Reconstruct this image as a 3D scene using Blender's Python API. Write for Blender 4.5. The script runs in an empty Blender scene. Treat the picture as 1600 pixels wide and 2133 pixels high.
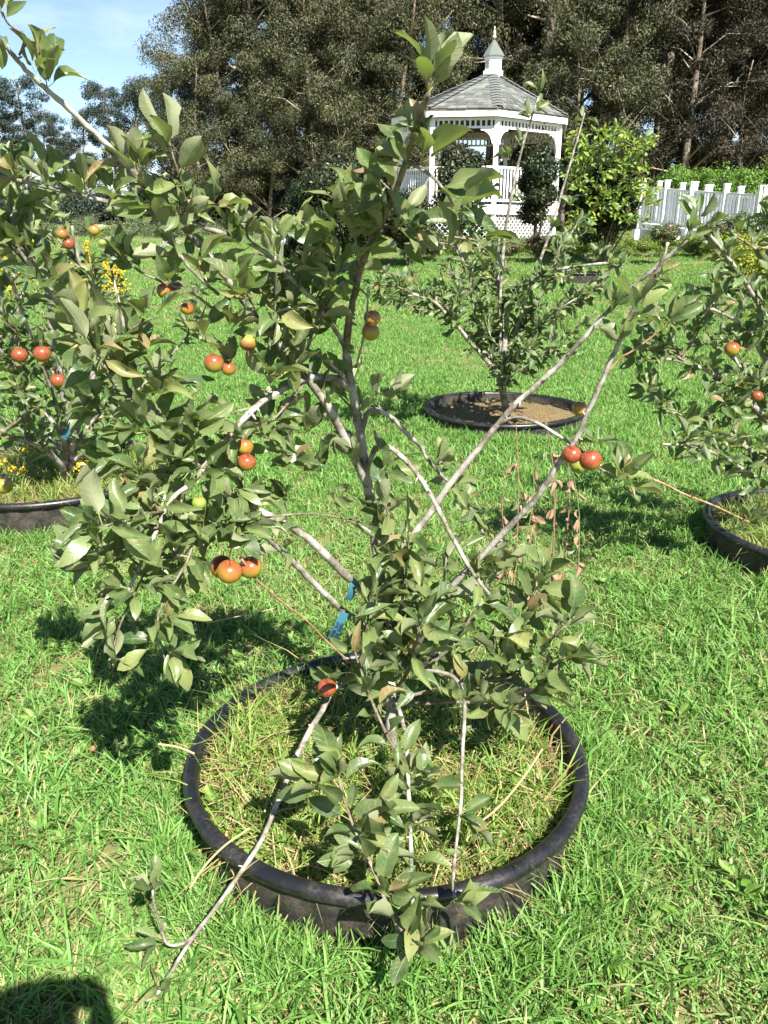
import bpy, math, random
import numpy as np
from mathutils import Vector, Matrix, Euler

# ------------------------------------------------------------------ camera
scene = bpy.context.scene
R = math.radians
PITCH = R(19.5)
CAM = Vector((0.0, 0.0, 1.4))
FPX = 1674.0
cam_data = bpy.data.cameras.new("camera")
cam = bpy.data.objects.new("camera", cam_data)
scene.collection.objects.link(cam)
cam.location = CAM
cam.rotation_euler = (math.pi / 2 - PITCH, 0, 0)
cam_data.sensor_fit = 'VERTICAL'
cam_data.sensor_height = 36.0
cam_data.lens = 36.0 * FPX / 2133.0
cam_data.clip_start = 0.05
cam_data.clip_end = 2000
scene.camera = cam

# ------------------------------------------------------------------ sky, sun, exposure
SUN_EL = 47.0
SUN_TO = Vector((-0.40, 0.917, 0)).normalized()      # where the light travels
world = bpy.data.worlds.new("World")
scene.world = world
world.use_nodes = True
nt = world.node_tree
nt.nodes.clear()
sky = nt.nodes.new('ShaderNodeTexSky')
sky.sky_type = 'NISHITA'
sky.sun_disc = False
sky.sun_elevation = R(SUN_EL)
sky.sun_rotation = math.atan2(-SUN_TO.x, -SUN_TO.y)
sky.altitude = 900
sky.air_density = 1.0
sky.dust_density = 0.15
sky.ozone_density = 1.6
tc = nt.nodes.new('ShaderNodeTexCoord')
mp = nt.nodes.new('ShaderNodeMapping')
mp.inputs['Scale'].default_value = (1.6, 1.6, 5.0)
cn = nt.nodes.new('ShaderNodeTexNoise')
cn.inputs['Scale'].default_value = 2.2
cn.inputs['Detail'].default_value = 7
cn.inputs['Roughness'].default_value = 0.62
cr = nt.nodes.new('ShaderNodeValToRGB')
cr.color_ramp.elements[0].position = 0.55
cr.color_ramp.elements[0].color = (0, 0, 0, 1)
cr.color_ramp.elements[1].position = 0.92
cr.color_ramp.elements[1].color = (0.55, 0.55, 0.55, 1)
mx = nt.nodes.new('ShaderNodeMixRGB')
mx.inputs[2].default_value = (8.5, 8.9, 9.6, 1)
bg = nt.nodes.new('ShaderNodeBackground')
bg.inputs['Strength'].default_value = 0.056
out = nt.nodes.new('ShaderNodeOutputWorld')
L = nt.links.new
L(tc.outputs['Generated'], mp.inputs['Vector'])
L(mp.outputs['Vector'], cn.inputs['Vector'])
L(cn.outputs['Fac'], cr.inputs['Fac'])
L(cr.outputs['Color'], mx.inputs[0])
L(sky.outputs['Color'], mx.inputs[1])
L(mx.outputs['Color'], bg.inputs['Color'])
L(bg.outputs['Background'], out.inputs['Surface'])

sun_data = bpy.data.lights.new("sun", 'SUN')
sun_data.energy = 5.0
sun_data.angle = R(0.53)
sun_data.color = (1.0, 0.95, 0.87)
sun = bpy.data.objects.new("sun", sun_data)
scene.collection.objects.link(sun)
travel = Vector((SUN_TO.x * math.cos(R(SUN_EL)), SUN_TO.y * math.cos(R(SUN_EL)), -math.sin(R(SUN_EL))))
sun.rotation_euler = travel.to_track_quat('-Z', 'Y').to_euler()
sun.location = -travel * 60
scene.view_settings.view_transform = 'Standard'
scene.view_settings.look = 'None'
scene.view_settings.exposure = 1.70
scene.view_settings.gamma = 1.0
scene.view_settings.use_curve_mapping = False
scene.cycles.max_bounces = 4
scene.cycles.diffuse_bounces = 2
scene.cycles.transmission_bounces = 3

# ------------------------------------------------------------------ helpers
rng = np.random.default_rng(7)
random.seed(7)
COL = scene.collection
CA, SA = math.cos(PITCH), math.sin(PITCH)

def ray(px, py):
    h = (px - 800.0) / FPX
    v = (1066.5 - py) / FPX
    return Vector((h, CA + v * SA, -SA + v * CA))

def P(px, py, Y):
    d = ray(px, py)
    return CAM + d * (Y / d.y)

def gz(x, y):
    """height of the lawn: level at the camera, rising gently to the gazebo"""
    y = np.asarray(y, dtype=float)
    a = np.clip(y - 0.5, 0, 23.5)
    z = 0.00200 * a * a + np.clip(y - 24.0, 0, 200) * 0.02
    return z

def G(px, py):
    d = ray(px, py)
    t = 0.5
    for _ in range(4000):
        p = CAM + d * t
        if p.z <= float(gz(p.x, p.y)):
            return p
        t += 0.01 if t < 8 else 0.03
    return p

def project(pt):
    r = Vector(pt) - CAM
    zc = r.y * CA - r.z * SA
    up = r.y * SA + r.z * CA
    zc = max(zc, 1e-4)
    return 800 + FPX * r.x / zc, 1066.5 - FPX * up / zc, zc

def put(o, parent=None):
    COL.objects.link(o)
    if parent is not None:
        o.parent = parent
    return o

def tag(o, label=None, cat=None, group=None, kind=None):
    if label: o['label'] = label
    if cat: o['category'] = cat
    if group: o['group'] = group
    if kind: o['kind'] = kind
    return o

def empty(name, loc=(0, 0, 0), label=None, cat=None, group=None):
    o = bpy.data.objects.new(name, None)
    o.location = loc
    o.empty_display_size = 0.1
    put(o)
    return tag(o, label, cat, group)

def np_mesh(name, V, F, mat, smooth=False, attrs=None, uv=None):
    """V (n,3), F (m,k) all the same k, or a list of such arrays"""
    me = bpy.data.meshes.new(name)
    V = np.asarray(V, dtype=np.float32)
    Fs = F if isinstance(F, list) else [F]
    Fs = [np.asarray(f, dtype=np.int32) for f in Fs if len(f)]
    me.vertices.add(len(V))
    me.vertices.foreach_set('co', V.ravel())
    loops = np.concatenate([f.ravel() for f in Fs])
    sizes = np.concatenate([np.full(len(f), f.shape[1], np.int32) for f in Fs])
    starts = np.concatenate([[0], np.cumsum(sizes)[:-1]]).astype(np.int32)
    me.loops.add(len(loops))
    me.loops.foreach_set('vertex_index', loops)
    me.polygons.add(len(sizes))
    me.polygons.foreach_set('loop_start', starts)
    me.polygons.foreach_set('loop_total', sizes)
    if smooth:
        me.polygons.foreach_set('use_smooth', np.ones(len(sizes), dtype=bool))
    if uv is not None:
        l = me.uv_layers.new(name='UVMap')
        l.data.foreach_set('uv', np.asarray(uv, np.float32)[loops].ravel())
    if attrs:
        for k, a in attrs.items():
            at = me.attributes.new(k, 'FLOAT', 'POINT')
            at.data.foreach_set('value', np.asarray(a, np.float32))
    if mat is not None:
        me.materials.append(mat)
    me.update()
    me.validate()
    return me

def obj(name, me, parent=None, **kw):
    o = bpy.data.objects.new(name, me)
    put(o, parent)
    return tag(o, **kw)

class MB:
    """collects boxes, tubes and polygons into one mesh"""
    def __init__(s): s.v = []; s.f = []
    def add(s, vs, fs):
        n = len(s.v)
        s.v.extend([tuple(v) for v in vs]); s.f.extend([tuple(i + n for i in f) for f in fs])
        return s
    def box(s, c, size, ax=None):
        c = Vector(c); X, Y, Z = ax if ax else (Vector((1, 0, 0)), Vector((0, 1, 0)), Vector((0, 0, 1)))
        hx, hy, hz = size[0] / 2, size[1] / 2, size[2] / 2
        vs = [c + X * (sx * hx) + Y * (sy * hy) + Z * (sz * hz) for sz in (-1, 1) for sy in (-1, 1) for sx in (-1, 1)]
        return s.add(vs, [(0, 2, 3, 1), (4, 5, 7, 6), (0, 1, 5, 4), (2, 6, 7, 3), (0, 4, 6, 2), (1, 3, 7, 5)])
    def bar(s, a, b, w, h, up=Vector((0, 0, 1))):
        a = Vector(a); b = Vector(b); X = (b - a); l = X.length; X.normalize()
        Y = up.cross(X)
        if Y.length < 1e-5: Y = Vector((1, 0, 0)).cross(X)
        Y.normalize(); Z = X.cross(Y)
        return s.box((a + b) / 2, (l, w, h), (X, Y, Z))
    def tube(s, pts, rad, n=8, cap=True):
        pts = [Vector(p) for p in pts]; vs = []; fs = []
        t0 = (pts[1] - pts[0]).normalized()
        nrm = t0.orthogonal().normalized()
        for i, p in enumerate(pts):
            t = (pts[min(i + 1, len(pts) - 1)] - pts[max(i - 1, 0)]).normalized()
            nrm = (nrm - t * nrm.dot(t))
            nrm = nrm.normalized() if nrm.length > 1e-6 else t.orthogonal().normalized()
            b = t.cross(nrm)
            r = rad[i] if hasattr(rad, '__len__') else rad
            for k in range(n):
                a = 2 * math.pi * k / n
                vs.append(p + (nrm * math.cos(a) + b * math.sin(a)) * r)
        for i in range(len(pts) - 1):
            for k in range(n):
                k2 = (k + 1) % n
                fs.append((i * n + k, i * n + k2, (i + 1) * n + k2, (i + 1) * n + k))
        if cap:
            fs.append(tuple(range(n - 1, -1, -1)))
            fs.append(tuple((len(pts) - 1) * n + k for k in range(n)))
        return s.add(vs, fs)
    def lathe(s, prof, n=16, c=(0, 0, 0)):
        c = Vector(c); vs = []; fs = []
        for (r, z) in prof:
            for k in range(n):
                a = 2 * math.pi * k / n
                vs.append(c + Vector((r * math.cos(a), r * math.sin(a), z)))
        for i in range(len(prof) - 1):
            for k in range(n):
                k2 = (k + 1) % n
                fs.append((i * n + k, i * n + k2, (i + 1) * n + k2, (i + 1) * n + k))
        return s.add(vs, fs)
    def mesh(s, name, mat, smooth=False):
        me = bpy.data.meshes.new(name)
        me.from_pydata(s.v, [], s.f)
        if smooth: me.polygons.foreach_set('use_smooth', [True] * len(me.polygons))
        me.materials.append(mat); me.update()
        return me
    def build(s, name, mat, parent=None, smooth=False, **kw):
        return obj(name, s.mesh(name, mat, smooth), parent, **kw)

def smooth_line(pts, per=5):
    """Catmull-Rom through points (any dimension)"""
    A = np.array(pts, float)
    A = np.vstack([2 * A[0] - A[1], A, 2 * A[-1] - A[-2]])
    out = []
    for i in range(1, len(A) - 2):
        for k in range(per):
            t = k / per
            out.append(0.5 * ((2 * A[i]) + (-A[i - 1] + A[i + 1]) * t + (2 * A[i - 1] - 5 * A[i] + 4 * A[i + 1] - A[i + 2]) * t * t
                              + (-A[i - 1] + 3 * A[i] - 3 * A[i + 1] + A[i + 2]) * t ** 3))
    out.append(A[-2])
    return np.array(out)

# ------------------------------------------------------------------ materials
class NT:
    def __init__(s, name):
        s.m = bpy.data.materials.new(name); s.m.use_nodes = True
        s.t = s.m.node_tree; s.t.nodes.clear()
        s.out = s.n('ShaderNodeOutputMaterial')
    def n(s, kind, **kw):
        nd = s.t.nodes.new(kind)
        for k, v in kw.items(): setattr(nd, k, v)
        return nd
    def l(s, a, b): s.t.links.new(a, b)
    def noise(s, scale, detail=3, rough=0.55, vec=None, dist=0):
        nd = s.n('ShaderNodeTexNoise'); nd.inputs['Scale'].default_value = scale
        nd.inputs['Detail'].default_value = detail; nd.inputs['Roughness'].default_value = rough
        nd.inputs['Distortion'].default_value = dist
        if vec is not None: s.l(vec, nd.inputs['Vector'])
        return nd.outputs['Fac']
    def ramp(s, fac, stops, interp='LINEAR'):
        r = s.n('ShaderNodeValToRGB'); cr = r.color_ramp; cr.interpolation = interp
        while len(cr.elements) < len(stops): cr.elements.new(0.5)
        for e, (p, c) in zip(cr.elements, stops):
            e.position = p; e.color = (c[0], c[1], c[2], 1) if hasattr(c, '__len__') else (c, c, c, 1)
        s.l(fac, r.inputs['Fac'])
        return r.outputs['Color']
    def math(s, op, a, b=None, clamp=False):
        m = s.n('ShaderNodeMath', operation=op, use_clamp=clamp)
        for i, x in enumerate((a, b)):
            if x is None: continue
            if isinstance(x, (int, float)): m.inputs[i].default_value = x
            else: s.l(x, m.inputs[i])
        return m.outputs[0]
    def mix(s, fac, a, b, mode='MIX'):
        m = s.n('ShaderNodeMixRGB', blend_type=mode)
        for i, x in enumerate((fac, a, b)):
            if isinstance(x, (int, float)): m.inputs[i].default_value = x
            elif isinstance(x, tuple): m.inputs[i].default_value = (*x, 1)
            else: s.l(x, m.inputs[i])
        return m.outputs[0]
    def bump(s, h, strength=0.3, dist=0.01):
        b = s.n('ShaderNodeBump'); b.inputs['Strength'].default_value = strength
        b.inputs['Distance'].default_value = dist; s.l(h, b.inputs['Height'])
        return b.outputs['Normal']
    def bsdf(s, col, rough=0.6, spec=0.5, normal=None, trans=None, transcol=None):
        p = s.n('ShaderNodeBsdfPrincipled')
        if isinstance(col, tuple): p.inputs['Base Color'].default_value = (*col, 1)
        else: s.l(col, p.inputs['Base Color'])
        if isinstance(rough, (int, float)): p.inputs['Roughness'].default_value = rough
        else: s.l(rough, p.inputs['Roughness'])
        p.inputs['Specular IOR Level'].default_value = spec
        if normal is not None: s.l(normal, p.inputs['Normal'])
        sh = p.outputs[0]
        if trans:
            tb = s.n('ShaderNodeBsdfTranslucent')
            tcx = transcol if transcol is not None else col
            if isinstance(tcx, tuple): tb.inputs['Color'].default_value = (*tcx, 1)
            else: s.l(tcx, tb.inputs['Color'])
            ms = s.n('ShaderNodeMixShader'); ms.inputs[0].default_value = trans
            s.l(sh, ms.inputs[1]); s.l(tb.outputs[0], ms.inputs[2]); sh = ms.outputs[0]
        s.l(sh, s.out.inputs['Surface'])
        return s.m
    def attr(s, name):
        a = s.n('ShaderNodeAttribute'); a.attribute_name = name
        return a.outputs['Fac']
    def geo(s, o='Position'): return s.n('ShaderNodeNewGeometry').outputs[o]
    def objinfo(s, o='Random'): return s.n('ShaderNodeObjectInfo').outputs[o]
    def tex(s, o='Object'): return s.n('ShaderNodeTexCoord').outputs[o]

def leaf_material(name, stops, under, rough=0.42, trans=0.3, dead=True, vein=0.35):
    m = NT(name)
    rnd = m.math('FRACT', m.math('ADD', m.objinfo(), m.attr('rnd')))
    uvn = m.n('ShaderNodeUVMap'); uvn.uv_map = 'UVMap'
    sep = m.n('ShaderNodeSeparateXYZ'); m.l(uvn.outputs[0], sep.inputs[0])
    u = m.math('ABSOLUTE', sep.outputs[0]); v = sep.outputs[1]
    col = m.ramp(rnd, stops)
    # blotches
    blot = m.noise(26, 3, 0.6, m.geo())
    col = m.mix(m.ramp(blot, [(0.40, 0.0), (0.70, 0.65)]), col, (0.20, 0.215, 0.095))
    # rusty edges and spots on some leaves
    spot = m.noise(75, 2, 0.5, m.geo())
    sp = m.math('MULTIPLY', m.ramp(spot, [(0.62, 0.0), (0.70, 1.0)]), m.ramp(rnd, [(0.35, 0.0), (0.8, 0.75)]))
    col = m.mix(sp, col, (0.16, 0.085, 0.035))
    if dead:
        edge = m.math('MULTIPLY', m.ramp(m.math('ADD', u, m.math('MULTIPLY', blot, 0.7)), [(1.05, 0.0), (1.2, 1.0)]), m.ramp(rnd, [(0.5, 0.0), (0.9, 1.0)]))
        col = m.mix(edge, col, (0.20, 0.11, 0.055))
    # veins
    mid = m.ramp(u, [(0.03, 1.0), (0.09, 0.0)])
    ph = m.math('SUBTRACT', m.math('MULTIPLY', v, 44.0), m.math('MULTIPLY', u, 9.0))
    sv = m.ramp(m.math('SINE', ph), [(0.86, 0.0), (1.0, 0.7)])
    ve = m.math('MAXIMUM', mid, sv)
    col = m.mix(m.math('MULTIPLY', ve, vein), col, (0.26, 0.32, 0.13))
    back = m.geo('Backfacing')
    ucol = m.mix(m.math('MULTIPLY', ve, 0.4), m.mix(m.ramp(blot, [(0.35, 0), (0.7, 0.6)]), under, (under[0] * 0.72, under[1] * 0.72, under[2] * 0.62)), (0.34, 0.36, 0.22))
    col2 = m.mix(back, col, ucol)
    # petioles are yellowish green to red
    pet = m.ramp(v, [(0.0, 1.0), (0.01, 0.0)])
    col2 = m.mix(pet, col2, (0.23, 0.25, 0.09))
    rg = m.math('ADD', rough, m.math('MULTIPLY', back, 0.3))
    h = m.math('SUBTRACT', m.math('MULTIPLY', blot, 0.6), m.math('MULTIPLY', ve, 0.6))
    tcol = m.mix(0.6, col, (0.30, 0.42, 0.05))
    return m.bsdf(col2, rg, 0.45, m.bump(h, 0.35, 0.004), trans, tcol)

LEAF = leaf_material('apple_leaf', [(0.0, (0.030, 0.066, 0.022)), (0.3, (0.060, 0.106, 0.036)), (0.6, (0.105, 0.155, 0.052)),
                                    (0.85, (0.150, 0.200, 0.066)), (0.95, (0.20, 0.235, 0.075)), (1.0, (0.24, 0.14, 0.08))], (0.235, 0.26, 0.145), rough=0.34)
LEAF_FAR = leaf_material('orchard_leaf', [(0.0, (0.030, 0.07, 0.022)), (0.4, (0.055, 0.115, 0.034)), (0.8, (0.09, 0.155, 0.045)),
                                          (0.96, (0.17, 0.21, 0.06)), (1.0, (0.22, 0.13, 0.07))], (0.19, 0.23, 0.13), vein=0.25)
VINE = leaf_material('vine_leaf', [(0.0, (0.10, 0.20, 0.022)), (0.5, (0.17, 0.29, 0.03)), (0.9, (0.23, 0.33, 0.035)), (1.0, (0.45, 0.33, 0.03))],
                     (0.20, 0.27, 0.09), dead=False, vein=0.2)

def foliage_material(name, stops, rough=0.6, trans=0.2, spec=0.35):
    m = NT(name)
    col = m.ramp(m.attr('rnd'), stops)
    big = m.noise(0.9, 2, 0.5, m.geo())
    col = m.mix(m.ramp(big, [(0.35, 0.0), (0.7, 0.3)]), col, (stops[-1][1][0] * 0.8, stops[-1][1][1] * 0.7, stops[-1][1][2] * 0.9))
    return m.bsdf(col, rough, spec, None, trans)

FOL_EUC = foliage_material('gum_foliage', [(0, (0.030, 0.036, 0.014)), (0.5, (0.054, 0.066, 0.025)), (0.85, (0.086, 0.100, 0.038)), (1, (0.14, 0.13, 0.062))])
FOL_EUC_SHADE = foliage_material('shaded_gum_foliage', [(0, (0.013, 0.014, 0.007)), (0.5, (0.024, 0.025, 0.011)), (0.85, (0.040, 0.038, 0.017)), (1, (0.070, 0.052, 0.026))])  # darker gum foliage: shadow in the wood is put into the leaf colour
FOL_FAR = foliage_material('far_tree_foliage', [(0, (0.018, 0.032, 0.022)), (0.6, (0.032, 0.05, 0.034)), (1, (0.05, 0.07, 0.045))])
FOL_DARK = foliage_material('dark_shrub_foliage', [(0, (0.006, 0.015, 0.004)), (0.6, (0.014, 0.032, 0.007)), (0.95, (0.030, 0.052, 0.013)), (1, (0.09, 0.045, 0.022))], 0.45, 0.12, 0.35)
FOL_HEDGE = foliage_material('hedge_foliage', [(0, (0.04, 0.10, 0.012)), (0.5, (0.08, 0.175, 0.02)), (1, (0.15, 0.26, 0.035))], 0.45, 0.25)
FOL_BOX = foliage_material('box_foliage', [(0, (0.07, 0.13, 0.018)), (0.6, (0.13, 0.20, 0.03)), (1, (0.20, 0.26, 0.04))], 0.45, 0.25)
FOL_GOLD = foliage_material('golden_shrub_foliage', [(0, (0.09, 0.14, 0.012)), (0.5, (0.17, 0.23, 0.02)), (1, (0.32, 0.34, 0.03))], 0.45, 0.25)
FOL_SAGE = foliage_material('sage_foliage', [(0, (0.055, 0.09, 0.038)), (0.6, (0.10, 0.145, 0.06)), (1, (0.19, 0.21, 0.11))], 0.6, 0.2)
FOL_ROSE = foliage_material('rose_foliage', [(0, (0.04, 0.075, 0.022)), (0.6, (0.08, 0.12, 0.04)), (0.95, (0.12, 0.16, 0.06)), (1, (0.35, 0.14, 0.14))], 0.5, 0.2)

def bark_material(name, dark, light, pale, scale=60):
    m = NT(name)
    p = m.tex('Object')
    n1 = m.noise(scale, 4, 0.65, p); n2 = m.noise(scale * 0.22, 3, 0.6, p)
    col = m.ramp(n1, [(0.3, dark), (0.6, light)])
    col = m.mix(m.ramp(n2, [(0.44, 0.0), (0.58, 0.85)]), col, pale)
    return m.bsdf(col, 0.85, 0.25, m.bump(n1, 0.5, 0.004))

BARK = bark_material('apple_bark', (0.08, 0.066, 0.05), (0.185, 0.165, 0.13), (0.37, 0.35, 0.31), 90)
BARK_TWIG = bark_material('twig_bark', (0.075, 0.055, 0.038), (0.15, 0.115, 0.08), (0.23, 0.20, 0.155), 120)
BARK_RED = bark_material('red_twig_bark', (0.17, 0.09, 0.05), (0.30, 0.17, 0.09), (0.34, 0.24, 0.15), 120)
BARK_GUM = bark_material('gum_bark', (0.075, 0.06, 0.045), (0.16, 0.125, 0.095), (0.24, 0.20, 0.155), 6)
BARK_PALE = bark_material('pale_limb_bark', (0.16, 0.125, 0.09), (0.28, 0.23, 0.17), (0.36, 0.31, 0.24), 6)

def grass_material(name, greens, straw, dry=0.5):
    m = NT(name)
    rnd = m.attr('rnd'); tip = m.attr('tip')
    ir = m.objinfo()
    col = m.ramp(m.math('FRACT', m.math('ADD', rnd, m.math('MULTIPLY', ir, 0.37))), greens)
    pos = m.geo()
    patch = m.noise(1.7, 4, 0.6, pos); patch2 = m.noise(0.35, 2, 0.5, pos)
    pv = m.math('ADD', m.math('MULTIPLY', patch, 0.7), m.math('MULTIPLY', m.attr('dead'), 0.55))
    dryf = m.ramp(pv, [(0.62 - 0.12 * dry, 0.0), (0.80 - 0.12 * dry, 1.0)])
    col = m.mix(dryf, col, straw)
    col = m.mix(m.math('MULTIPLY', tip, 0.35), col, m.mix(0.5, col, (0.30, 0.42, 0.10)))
    col = m.mix(m.ramp(patch2, [(0.4, 0.0), (0.65, 0.25)]), col, (0.09, 0.20, 0.035))
    return m.bsdf(col, 0.5, 0.35, None, 0.35, m.mix(0.5, col, (0.25, 0.42, 0.04)))

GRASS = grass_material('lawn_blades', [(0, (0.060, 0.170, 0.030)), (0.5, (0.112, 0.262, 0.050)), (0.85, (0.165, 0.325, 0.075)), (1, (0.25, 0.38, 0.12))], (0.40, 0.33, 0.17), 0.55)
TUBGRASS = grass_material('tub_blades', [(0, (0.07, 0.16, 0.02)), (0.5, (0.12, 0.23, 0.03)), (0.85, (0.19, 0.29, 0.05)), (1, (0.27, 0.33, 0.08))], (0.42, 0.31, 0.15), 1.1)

m = NT('lawn_soil')
n1 = m.noise(1.2, 5, 0.6, m.geo()); n2 = m.noise(35, 5, 0.7, m.geo())
c = m.ramp(n2, [(0.3, (0.07, 0.085, 0.03)), (0.55, (0.15, 0.16, 0.06)), (0.8, (0.28, 0.24, 0.12))])
c = m.mix(m.ramp(n1, [(0.35, 0.0), (0.7, 0.45)]), c, (0.20, 0.16, 0.08))
SOIL = m.bsdf(c, 0.95, 0.1, m.bump(n2, 0.6, 0.02))

m = NT('mulch')
n1 = m.noise(14, 5, 0.7, m.geo()); n2 = m.noise(70, 4, 0.7, m.geo())
c = m.ramp(n2, [(0.28, (0.05, 0.034, 0.02)), (0.5, (0.17, 0.115, 0.06)), (0.72, (0.36, 0.27, 0.15))])
c = m.mix(m.ramp(n1, [(0.45, 0.0), (0.7, 0.5)]), c, (0.11, 0.14, 0.035))
MULCH = m.bsdf(c, 0.95, 0.1, m.bump(n2, 0.8, 0.02))

m = NT('black_plastic')
p = m.tex('Object')
n1 = m.noise(9, 4, 0.65, p); n2 = m.noise(120, 3, 0.7, p)
dust = m.math('MULTIPLY', m.ramp(n1, [(0.42, 0.0), (0.72, 0.8)]), m.ramp(n2, [(0.4, 0.15), (0.65, 1.0)]))
c = m.mix(dust, (0.008, 0.008, 0.010), (0.060, 0.052, 0.042))
PLASTIC = m.bsdf(c, m.math('ADD', 0.33, m.math('MULTIPLY', dust, 0.4)), 0.5, m.bump(n2, 0.12, 0.003))
m = NT('weathered_plastic')
p = m.tex('Object')
n1 = m.noise(16, 5, 0.7, p); n2 = m.noise(140, 3, 0.7, p)
dust = m.math('MULTIPLY', m.ramp(n1, [(0.38, 0.0), (0.62, 0.85)]), m.ramp(n2, [(0.35, 0.35), (0.65, 1.0)]))
c = m.mix(dust, (0.011, 0.011, 0.012), (0.085, 0.070, 0.050))
PLASTIC_W = m.bsdf(c, 0.6, 0.4, m.bump(n2, 0.3, 0.004))

m = NT('white_paint')
n1 = m.noise(5, 5, 0.7, m.geo())
WHITE = m.bsdf(m.ramp(n1, [(0.3, (0.78, 0.78, 0.77)), (0.6, (0.84, 0.84, 0.83))]), 0.45, 0.4, m.bump(n1, 0.05, 0.01))
m = NT('roof_shingle')
n1 = m.noise(40, 4, 0.7, m.geo())
c = m.ramp(m.attr('rnd'), [(0, (0.068, 0.074, 0.068)), (0.5, (0.115, 0.122, 0.115)), (1, (0.185, 0.19, 0.18))])
SHINGLE = m.bsdf(m.mix(m.ramp(n1, [(0.3, 0), (0.7, 0.4)]), c, (0.07, 0.075, 0.065)), 0.9, 0.2, m.bump(n1, 0.4, 0.01))
m = NT('hip_shingle')
n1 = m.noise(40, 4, 0.7, m.geo())
HIP = m.bsdf(m.ramp(n1, [(0.3, (0.09, 0.10, 0.094)), (0.7, (0.145, 0.155, 0.147))]), 0.9, 0.2, m.bump(n1, 0.4, 0.01))
m = NT('ceiling_wood')
n1 = m.noise(6, 4, 0.6, m.geo())
WOOD = m.bsdf(m.ramp(n1, [(0.3, (0.10, 0.075, 0.055)), (0.7, (0.18, 0.135, 0.10))]), 0.8, 0.2)
m = NT('brass')
BRASS = m.bsdf((0.45, 0.40, 0.28), 0.45, 0.5)

m = NT('apple_skin')
p = m.tex('Object')
oc = m.n('ShaderNodeObjectInfo')
sepc = m.n('ShaderNodeSeparateColor'); m.l(oc.outputs['Color'], sepc.inputs[0])
sep = m.n('ShaderNodeSeparateXYZ'); m.l(p, sep.inputs[0])
n1 = m.noise(55, 4, 0.65, p); n2 = m.noise(330, 2, 0.5, p); n3 = m.noise(16, 2, 0.5, p)
hgt = m.math('MULTIPLY', sep.outputs[2], 22.0)
red = m.math('ADD', m.math('ADD', hgt, m.math('MULTIPLY', n3, 0.9)), m.math('MULTIPLY', n1, 0.45))
red = m.math('ADD', red, m.math('SUBTRACT', m.math('MULTIPLY', sepc.outputs[0], 1.6), 1.12))
yel = m.mix(m.ramp(n3, [(0.35, 0), (0.7, 1)]), (0.27, 0.24, 0.025), (0.36, 0.20, 0.03))
yel = m.mix(sepc.outputs[1], yel, (0.17, 0.25, 0.04))
redc = m.mix(m.ramp(n1, [(0.35, 0), (0.7, 1)]), (0.17, 0.018, 0.016), (0.25, 0.052, 0.024))
c = m.mix(m.ramp(red, [(0.0, 0.0), (1.05, 0.92)]), yel, redc)
c = m.mix(m.ramp(n2, [(0.60, 0), (0.68, 0.6)]), c, (0.30, 0.20, 0.09))
APPLE = m.bsdf(c, 0.26, 0.55, m.bump(n1, 0.05, 0.002))
m = NT('apple_stem'); STEM = m.bsdf((0.20, 0.085, 0.06), 0.6, 0.3)
m = NT('apple_calyx'); CALYX = m.bsdf((0.10, 0.075, 0.04), 0.9, 0.1)

def plain(name, col, rough=0.6, spec=0.4, trans=None):
    m = NT(name)
    n1 = m.noise(30, 3, 0.6, m.geo())
    c = m.mix(m.ramp(n1, [(0.3, 0.0), (0.75, 0.35)]), col, (col[0] * 0.7, col[1] * 0.7, col[2] * 0.7))
    return m.bsdf(c, rough, spec, None, trans)
YELLOW = plain('yellow_petal', (0.70, 0.46, 0.02), 0.6, 0.3, 0.2)
HYDR = plain('pale_blue_petal', (0.62, 0.66, 0.80), 0.7, 0.2, 0.2)
WEEDM = plain('weed_stem', (0.16, 0.19, 0.07), 0.7, 0.2)
DRYM = plain('dry_leaf', (0.30, 0.19, 0.12), 0.8, 0.2, 0.2)
STRAWM = plain('straw', (0.40, 0.31, 0.17), 0.8, 0.2, 0.15)
TAGM = plain('blue_tag_plastic', (0.035, 0.125, 0.165), 0.4, 0.5)
INK = plain('tag_ink', (0.012, 0.035, 0.075), 0.6, 0.2)
STONE = plain('brown_stone', (0.22, 0.12, 0.065), 0.9, 0.1)
SKYBLUE = plain('bare_stem', (0.30, 0.30, 0.25), 0.8, 0.2)

# ------------------------------------------------------------------ the lawn
gx = np.concatenate([np.linspace(-900, -40, 18), np.linspace(-36, 36, 73), np.linspace(40, 900, 18)])
gy = np.concatenate([np.linspace(-60, -3, 20), np.linspace(-2, 26, 113), np.linspace(28, 60, 17), np.linspace(70, 1500, 30)])
XX, YY = np.meshgrid(gx, gy)
ZZ = gz(XX, YY) + 0.012 * np.sin(XX * 2.1 + 0.7 * YY) * np.sin(YY * 1.7) * (YY < 30) - 0.02
V = np.stack([XX, YY, ZZ], -1).reshape(-1, 3)
nx, ny = len(gx), len(gy)
ii = (np.arange(ny - 1)[:, None] * nx + np.arange(nx - 1)[None, :]).ravel()
F = np.stack([ii, ii + 1, ii + nx + 1, ii + nx], -1)
obj('lawn', np_mesh('lawn', V, F, SOIL, True), kind='structure')

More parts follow.
